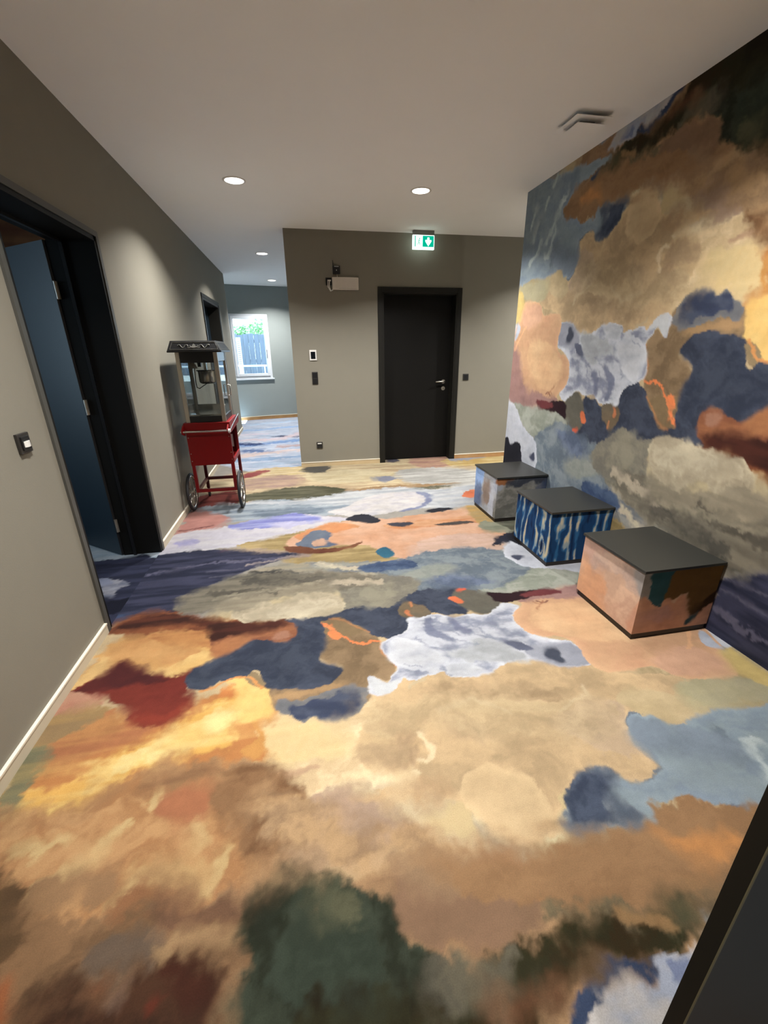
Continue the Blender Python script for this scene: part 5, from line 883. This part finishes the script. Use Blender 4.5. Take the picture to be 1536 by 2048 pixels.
# ------------------------------------------------------------------ popcorn cart
CX0, CX1, CY0, CY1 = -1.05, -.665, 4.20, 4.68
ct = thing('popcorn_cart', ((CX0 + CX1) / 2, (CY0 + CY1) / 2, 0), 'red two-wheeled cart standing under the popcorn machine', 'cart')
for x in (CX0, CX1 - .03):
    MB().box(x, CY0, .185, x + .03, CY0 + .03, .84).build('leg', red_m, ct, bevel=.002)
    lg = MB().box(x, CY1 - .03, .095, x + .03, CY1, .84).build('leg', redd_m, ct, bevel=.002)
    MB().cyl((x + .015, CY1 - .015, .055), (x + .015, CY1 - .015, .097), .01, n=12).box(x + .003, CY1 - .03, .028, x + .027, CY1 - .0, .06).build('caster_fork', black_m, lg)
    MB().cyl((x + .006, CY1 - .015, .026), (x + .024, CY1 - .015, .026), .026, n=20).build('caster_wheel', rubber_m, lg)
MB().box(CX0 + .028, CY0 + .003, .46, CX1 - .028, CY0 + .018, .82).box(CX0 - .002, CY0 - .004, .455, CX1 + .002, CY0 + .004, .84).build('front_panel', red_m, ct)
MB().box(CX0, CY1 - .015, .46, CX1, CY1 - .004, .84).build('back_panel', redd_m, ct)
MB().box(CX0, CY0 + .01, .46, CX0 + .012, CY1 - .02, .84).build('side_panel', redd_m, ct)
MB().box(CX0 + .012, CY0 + .01, .46, CX1 - .002, CY1 - .02, .475).build('shelf', red_m, ct)
MB().box(CX1 - .012, CY0 + .03, .462, CX1 + .004, CY1 - .03, .505).build('side_rail', red_m, ct, bevel=.002)
MB().box(CX0 - .012, CY0 - .012, .79, CX1 + .008, CY1 + .01, .855).build('deck', red_m, ct, bevel=.003)
for z in (.185,):
    MB().box(CX0 + .03, CY0 + .003, z, CX1 - .03, CY0 + .027, z + .03).build('stretcher', red_m, ct)
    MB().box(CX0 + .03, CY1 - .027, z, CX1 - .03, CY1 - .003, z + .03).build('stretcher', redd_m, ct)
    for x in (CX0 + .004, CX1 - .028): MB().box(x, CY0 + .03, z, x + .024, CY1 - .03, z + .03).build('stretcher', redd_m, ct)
MB().tube([(CX0 - .03, CY0 - .07, .785), (CX1 - .0, CY0 - .07, .785)], .0085, 10).build('push_handle', chrome_m, ct)
for x in (CX0 - .02, CX1 - .012):
    MB().hexa([(x, CY0 - .085, .765), (x + .012, CY0 - .085, .765), (x + .012, CY0, .74), (x, CY0, .74), (x, CY0 - .085, .8), (x + .012, CY0 - .085, .8), (x + .012, CY0, .84), (x, CY0, .84)]).build('handle_bracket', red_m, ct)
MB().cyl((CX1 - .004, CY0 - .07, .785), (CX1 + .018, CY0 - .07, .785), .017, n=16).build('handle_cap', white_m, ct)
wg = MB().hexa([(CX1 + .004, CY0, .755), (CX1 + .012, CY0, .755), (CX1 + .012, CY1 + .1, .775), (CX1 + .004, CY1 + .1, .775), (CX1 + .004, CY0, .785), (CX1 + .012, CY0, .785), (CX1 + .012, CY1 + .12, .842), (CX1 + .004, CY1 + .12, .842)]).build('side_wing', red_m, ct)
MB().tube([(CX1 + .01, CY0 - .06, .787), (CX1 + .01, CY1 + .12, .846)], .006, 8).build('wing_edge', chrome_m, wg)
MB().box(CX1 - .09, CY1 - .018, .53, CX1 - .05, CY1 - .0155, .66).build('data_label', white_m, ct)
for x in (CX0 + .012, CX1 - .012):
    for z in (.5, .57, .72, .81): MB().cyl((x, CY0 - .007, z), (x, CY0 - .003, z), .0045, n=10).build('bolt', chrome_m, ct)
WZ, WY, WR = .185, 4.245, .185
MB().cyl((CX0 - .055, WY, WZ), (CX1 + .04, WY, WZ), .008, n=12).build('axle', chrome_m, ct)
for x in (CX0 - .05, CX1 + .028):
    wh = MB().torus((x, WY, WZ), (1, 0, 0), WR - .014, .014, 44, 10).build('tyre', rubber_m, ct)
    MB().torus((x, WY, WZ), (1, 0, 0), WR - .03, .009, 44, 8, 1.3).build('rim', chrome_m, wh)
    MB().cyl((x - .02, WY, WZ), (x + .02, WY, WZ), .022, n=18).build('hub', chrome_m, wh)
    for k in range(10):
        a = 2 * PI * k / 10; MB().tube([(x, WY + .02 * math.cos(a), WZ + .02 * math.sin(a)), (x, WY + (WR - .034) * math.cos(a), WZ + (WR - .034) * math.sin(a))], .0042, 6).build('spoke', chrome_m, wh)
# ------------------------------------------------------------------ popcorn machine on the cart
MX0, MX1, MY0, MY1, MZ = -1.035, -.685, 4.21, 4.67, .855
pm = thing('popcorn_machine', ((MX0 + MX1) / 2, (MY0 + MY1) / 2, MZ), 'popcorn machine with glass case and black canopy on the red cart', 'popcorn machine')
MB().box(MX0 + .005, MY0 + .005, MZ, MX1 - .005, MY1 - .005, MZ + .055).build('base', black_m, pm, bevel=.002)
MB().box(MX0 + .02, MY0 + .02, MZ + .055, MX1 - .02, MY1 - .02, MZ + .07).build('tray', chrome_m, pm)
for x in (MX0, MX1 - .034):
    for y in (MY0, MY1 - .03): MB().box(x, y, MZ, x + .034, y + .03, 1.465).build('corner_post', alu_m, pm, bevel=.002)
MB().box(MX0 + .034, MY0 + .004, 1.375, MX1 - .034, MY0 + .02, 1.465).build('header_panel', mat('header_black', '0b0a10', .3), pm)
MB().box(MX0 + .034, MY1 - .02, 1.375, MX1 - .034, MY1 - .006, 1.465).build('header_panel', MATS['header_black'], pm)
MB().box(MX1 - .02, MY0 + .03, 1.385, MX1 - .004, MY1 - .03, 1.465).build('side_header', mat('header_blue_grey', '49505a', .3, .3), pm)
MB().box(MX0 + .004, MY0 + .03, 1.385, MX0 + .02, MY1 - .03, 1.465).build('side_header', MATS['header_blue_grey'], pm)
for b_ in ((MX0 + .034, MY0 + .012, MX1 - .034, MY0 + .016), (MX0 + .034, MY1 - .016, MX1 - .034, MY1 - .012), (MX0 + .012, MY0 + .03, MX0 + .016, MY1 - .03), (MX1 - .016, MY0 + .03, MX1 - .012, MY1 - .03)):
    MB().box(b_[0], b_[1], MZ + .055, b_[2], b_[3], 1.38).build('glass_pane', pane_m, pm)
EX0, EX1, EY0, EY1 = -1.082, -.64, 4.165, 4.715
canopy_m = mat('black_canopy_metal', '1c1d20', .4, .2, var=.1, scale=40)
cn = MB().frustum((EX0, EY0, EX1, EY1, 1.475), (-1.052, 4.195, -.688, 4.685, 1.556)).box(EX0 - .002, EY0 - .002, 1.462, EX1 + .002, EY1 + .002, 1.476).build('canopy', canopy_m, pm, bevel=.002)
orn = mat('grey_scroll_print', '64645e', .5, .3)
tf = lambda u, v: (u, EY0 + (4.195 - EY0) * v - .0015, 1.475 + .081 * v)
def scr(pts, r=.0016): MB().tube([tf(*p) for p in pts], r, 6).build('scroll_line', orn, cn)
uc = (EX0 + EX1) / 2; kx = lambda u, v: uc + (u - uc) * (1 - .16 * v)
scr([(kx(EX0 + .02, .14), .14), (kx(EX1 - .02, .14), .14)]); scr([(kx(EX0 + .02, .86), .86), (kx(EX1 - .02, .86), .86)])
scr([(kx(EX0 + .02, .14), .14), (kx(EX0 + .02, .86), .86)]); scr([(kx(EX1 - .02, .14), .14), (kx(EX1 - .02, .86), .86)])
for s in (-1, 1):
    scr([(uc + s * (.045 + .085 * t), .45 + .16 * math.sin(t * 9)) for t in [i / 24 for i in range(25)]], .003)
    scr([(uc + s * (.035 + .02 * math.cos(a) * a / 6), .45 + .2 * math.sin(a) * a / 6) for a in [i * .4 for i in range(16)]], .0025)
    scr([(uc + s * .045 * t, .3 + .05 * math.sin(3 * t)) for t in [i / 8 for i in range(9)]], .003)
MB().prism([(uc - .02, .35), (uc + .02, .35), (uc + .008, .62), (uc, .74), (uc - .008, .62)], lambda u, v, t: tuple(Vector(tf(u, v)) + Vector((0, t, 0))), -.002, .001).build('crest', orn, cn)
sf = lambda y, v: (EX1 + (-.688 - EX1) * v + .0015, y, 1.475 + .081 * v)
for q in ([(EY0 + .04, .14), (EY1 - .04, .14)], [(EY0 + .055, .86), (EY1 - .055, .86)], [(EY0 + .04, .14), (EY0 + .055, .86)], [(EY1 - .04, .14), (EY1 - .055, .86)]):
    MB().tube([sf(*p) for p in q], .0016, 6).build('scroll_line', orn, cn)
KX, KY = -.835, 4.44
kt = MB().lathe((KX, KY, 0), [(0, 1.185), (.06, 1.185), (.074, 1.195), (.077, 1.215), (.078, 1.29), (.081, 1.293), (.081, 1.298), (.0, 1.30)], 32).build('kettle', chrome_m, pm)
MB().box(KX - .082, KY - .05, 1.298, KX + .082, KY + .05, 1.306).build('kettle_lid', black_m, kt)
MB().cyl((KX, KY, 1.305), (KX, KY, 1.40), .012, n=14).box(KX - .012, KY - .05, 1.30, KX + .012, KY - .02, 1.40).build('hanger', chrome_m, kt)
MB().tube([(KX - .0, KY - .06, 1.19), (KX - .04, KY - .075, 1.165), (KX - .07, KY - .075, 1.145), (KX - .095, KY - .06, 1.155), (KX - .105, KY - .03, 1.20), (KX - .105, KY, 1.30), (KX - .10, KY, 1.38)], .004, 8).build('power_lead', black_m, kt)
MB().lathe((-.945, 4.40, 0), [(.0, 1.335), (.03, 1.33), (.042, 1.322), (.036, 1.345), (.022, 1.365), (.018, 1.39)], 24).build('lamp_reflector', mat('grey_reflector', 'a8a59c', .5, .2), pm)
MB().box(-.905, 4.42, 1.335, -.875, 4.47, 1.40).build('motor_block', black_m, pm)
MB().box(MX0 + .03, MY1 - .03, MZ + .07, MX1 - .03, MY1 - .022, MZ + .12).build('rear_lip', chrome_m, pm)
for z in (1.0, 1.3): MB().cyl((MX1 - .004, MY0 + .05, z), (MX1 + .002, MY0 + .05, z), .009, n=12).build('door_hinge', chrome_m, pm)
MB().tube([(MX1 - .002, MY1 - .07, 1.06), (MX1 + .018, MY1 - .07, 1.06), (MX1 + .018, MY1 - .07, 1.16), (MX1 - .002, MY1 - .07, 1.16)], .005, 8).build('door_handle', chrome_m, pm)
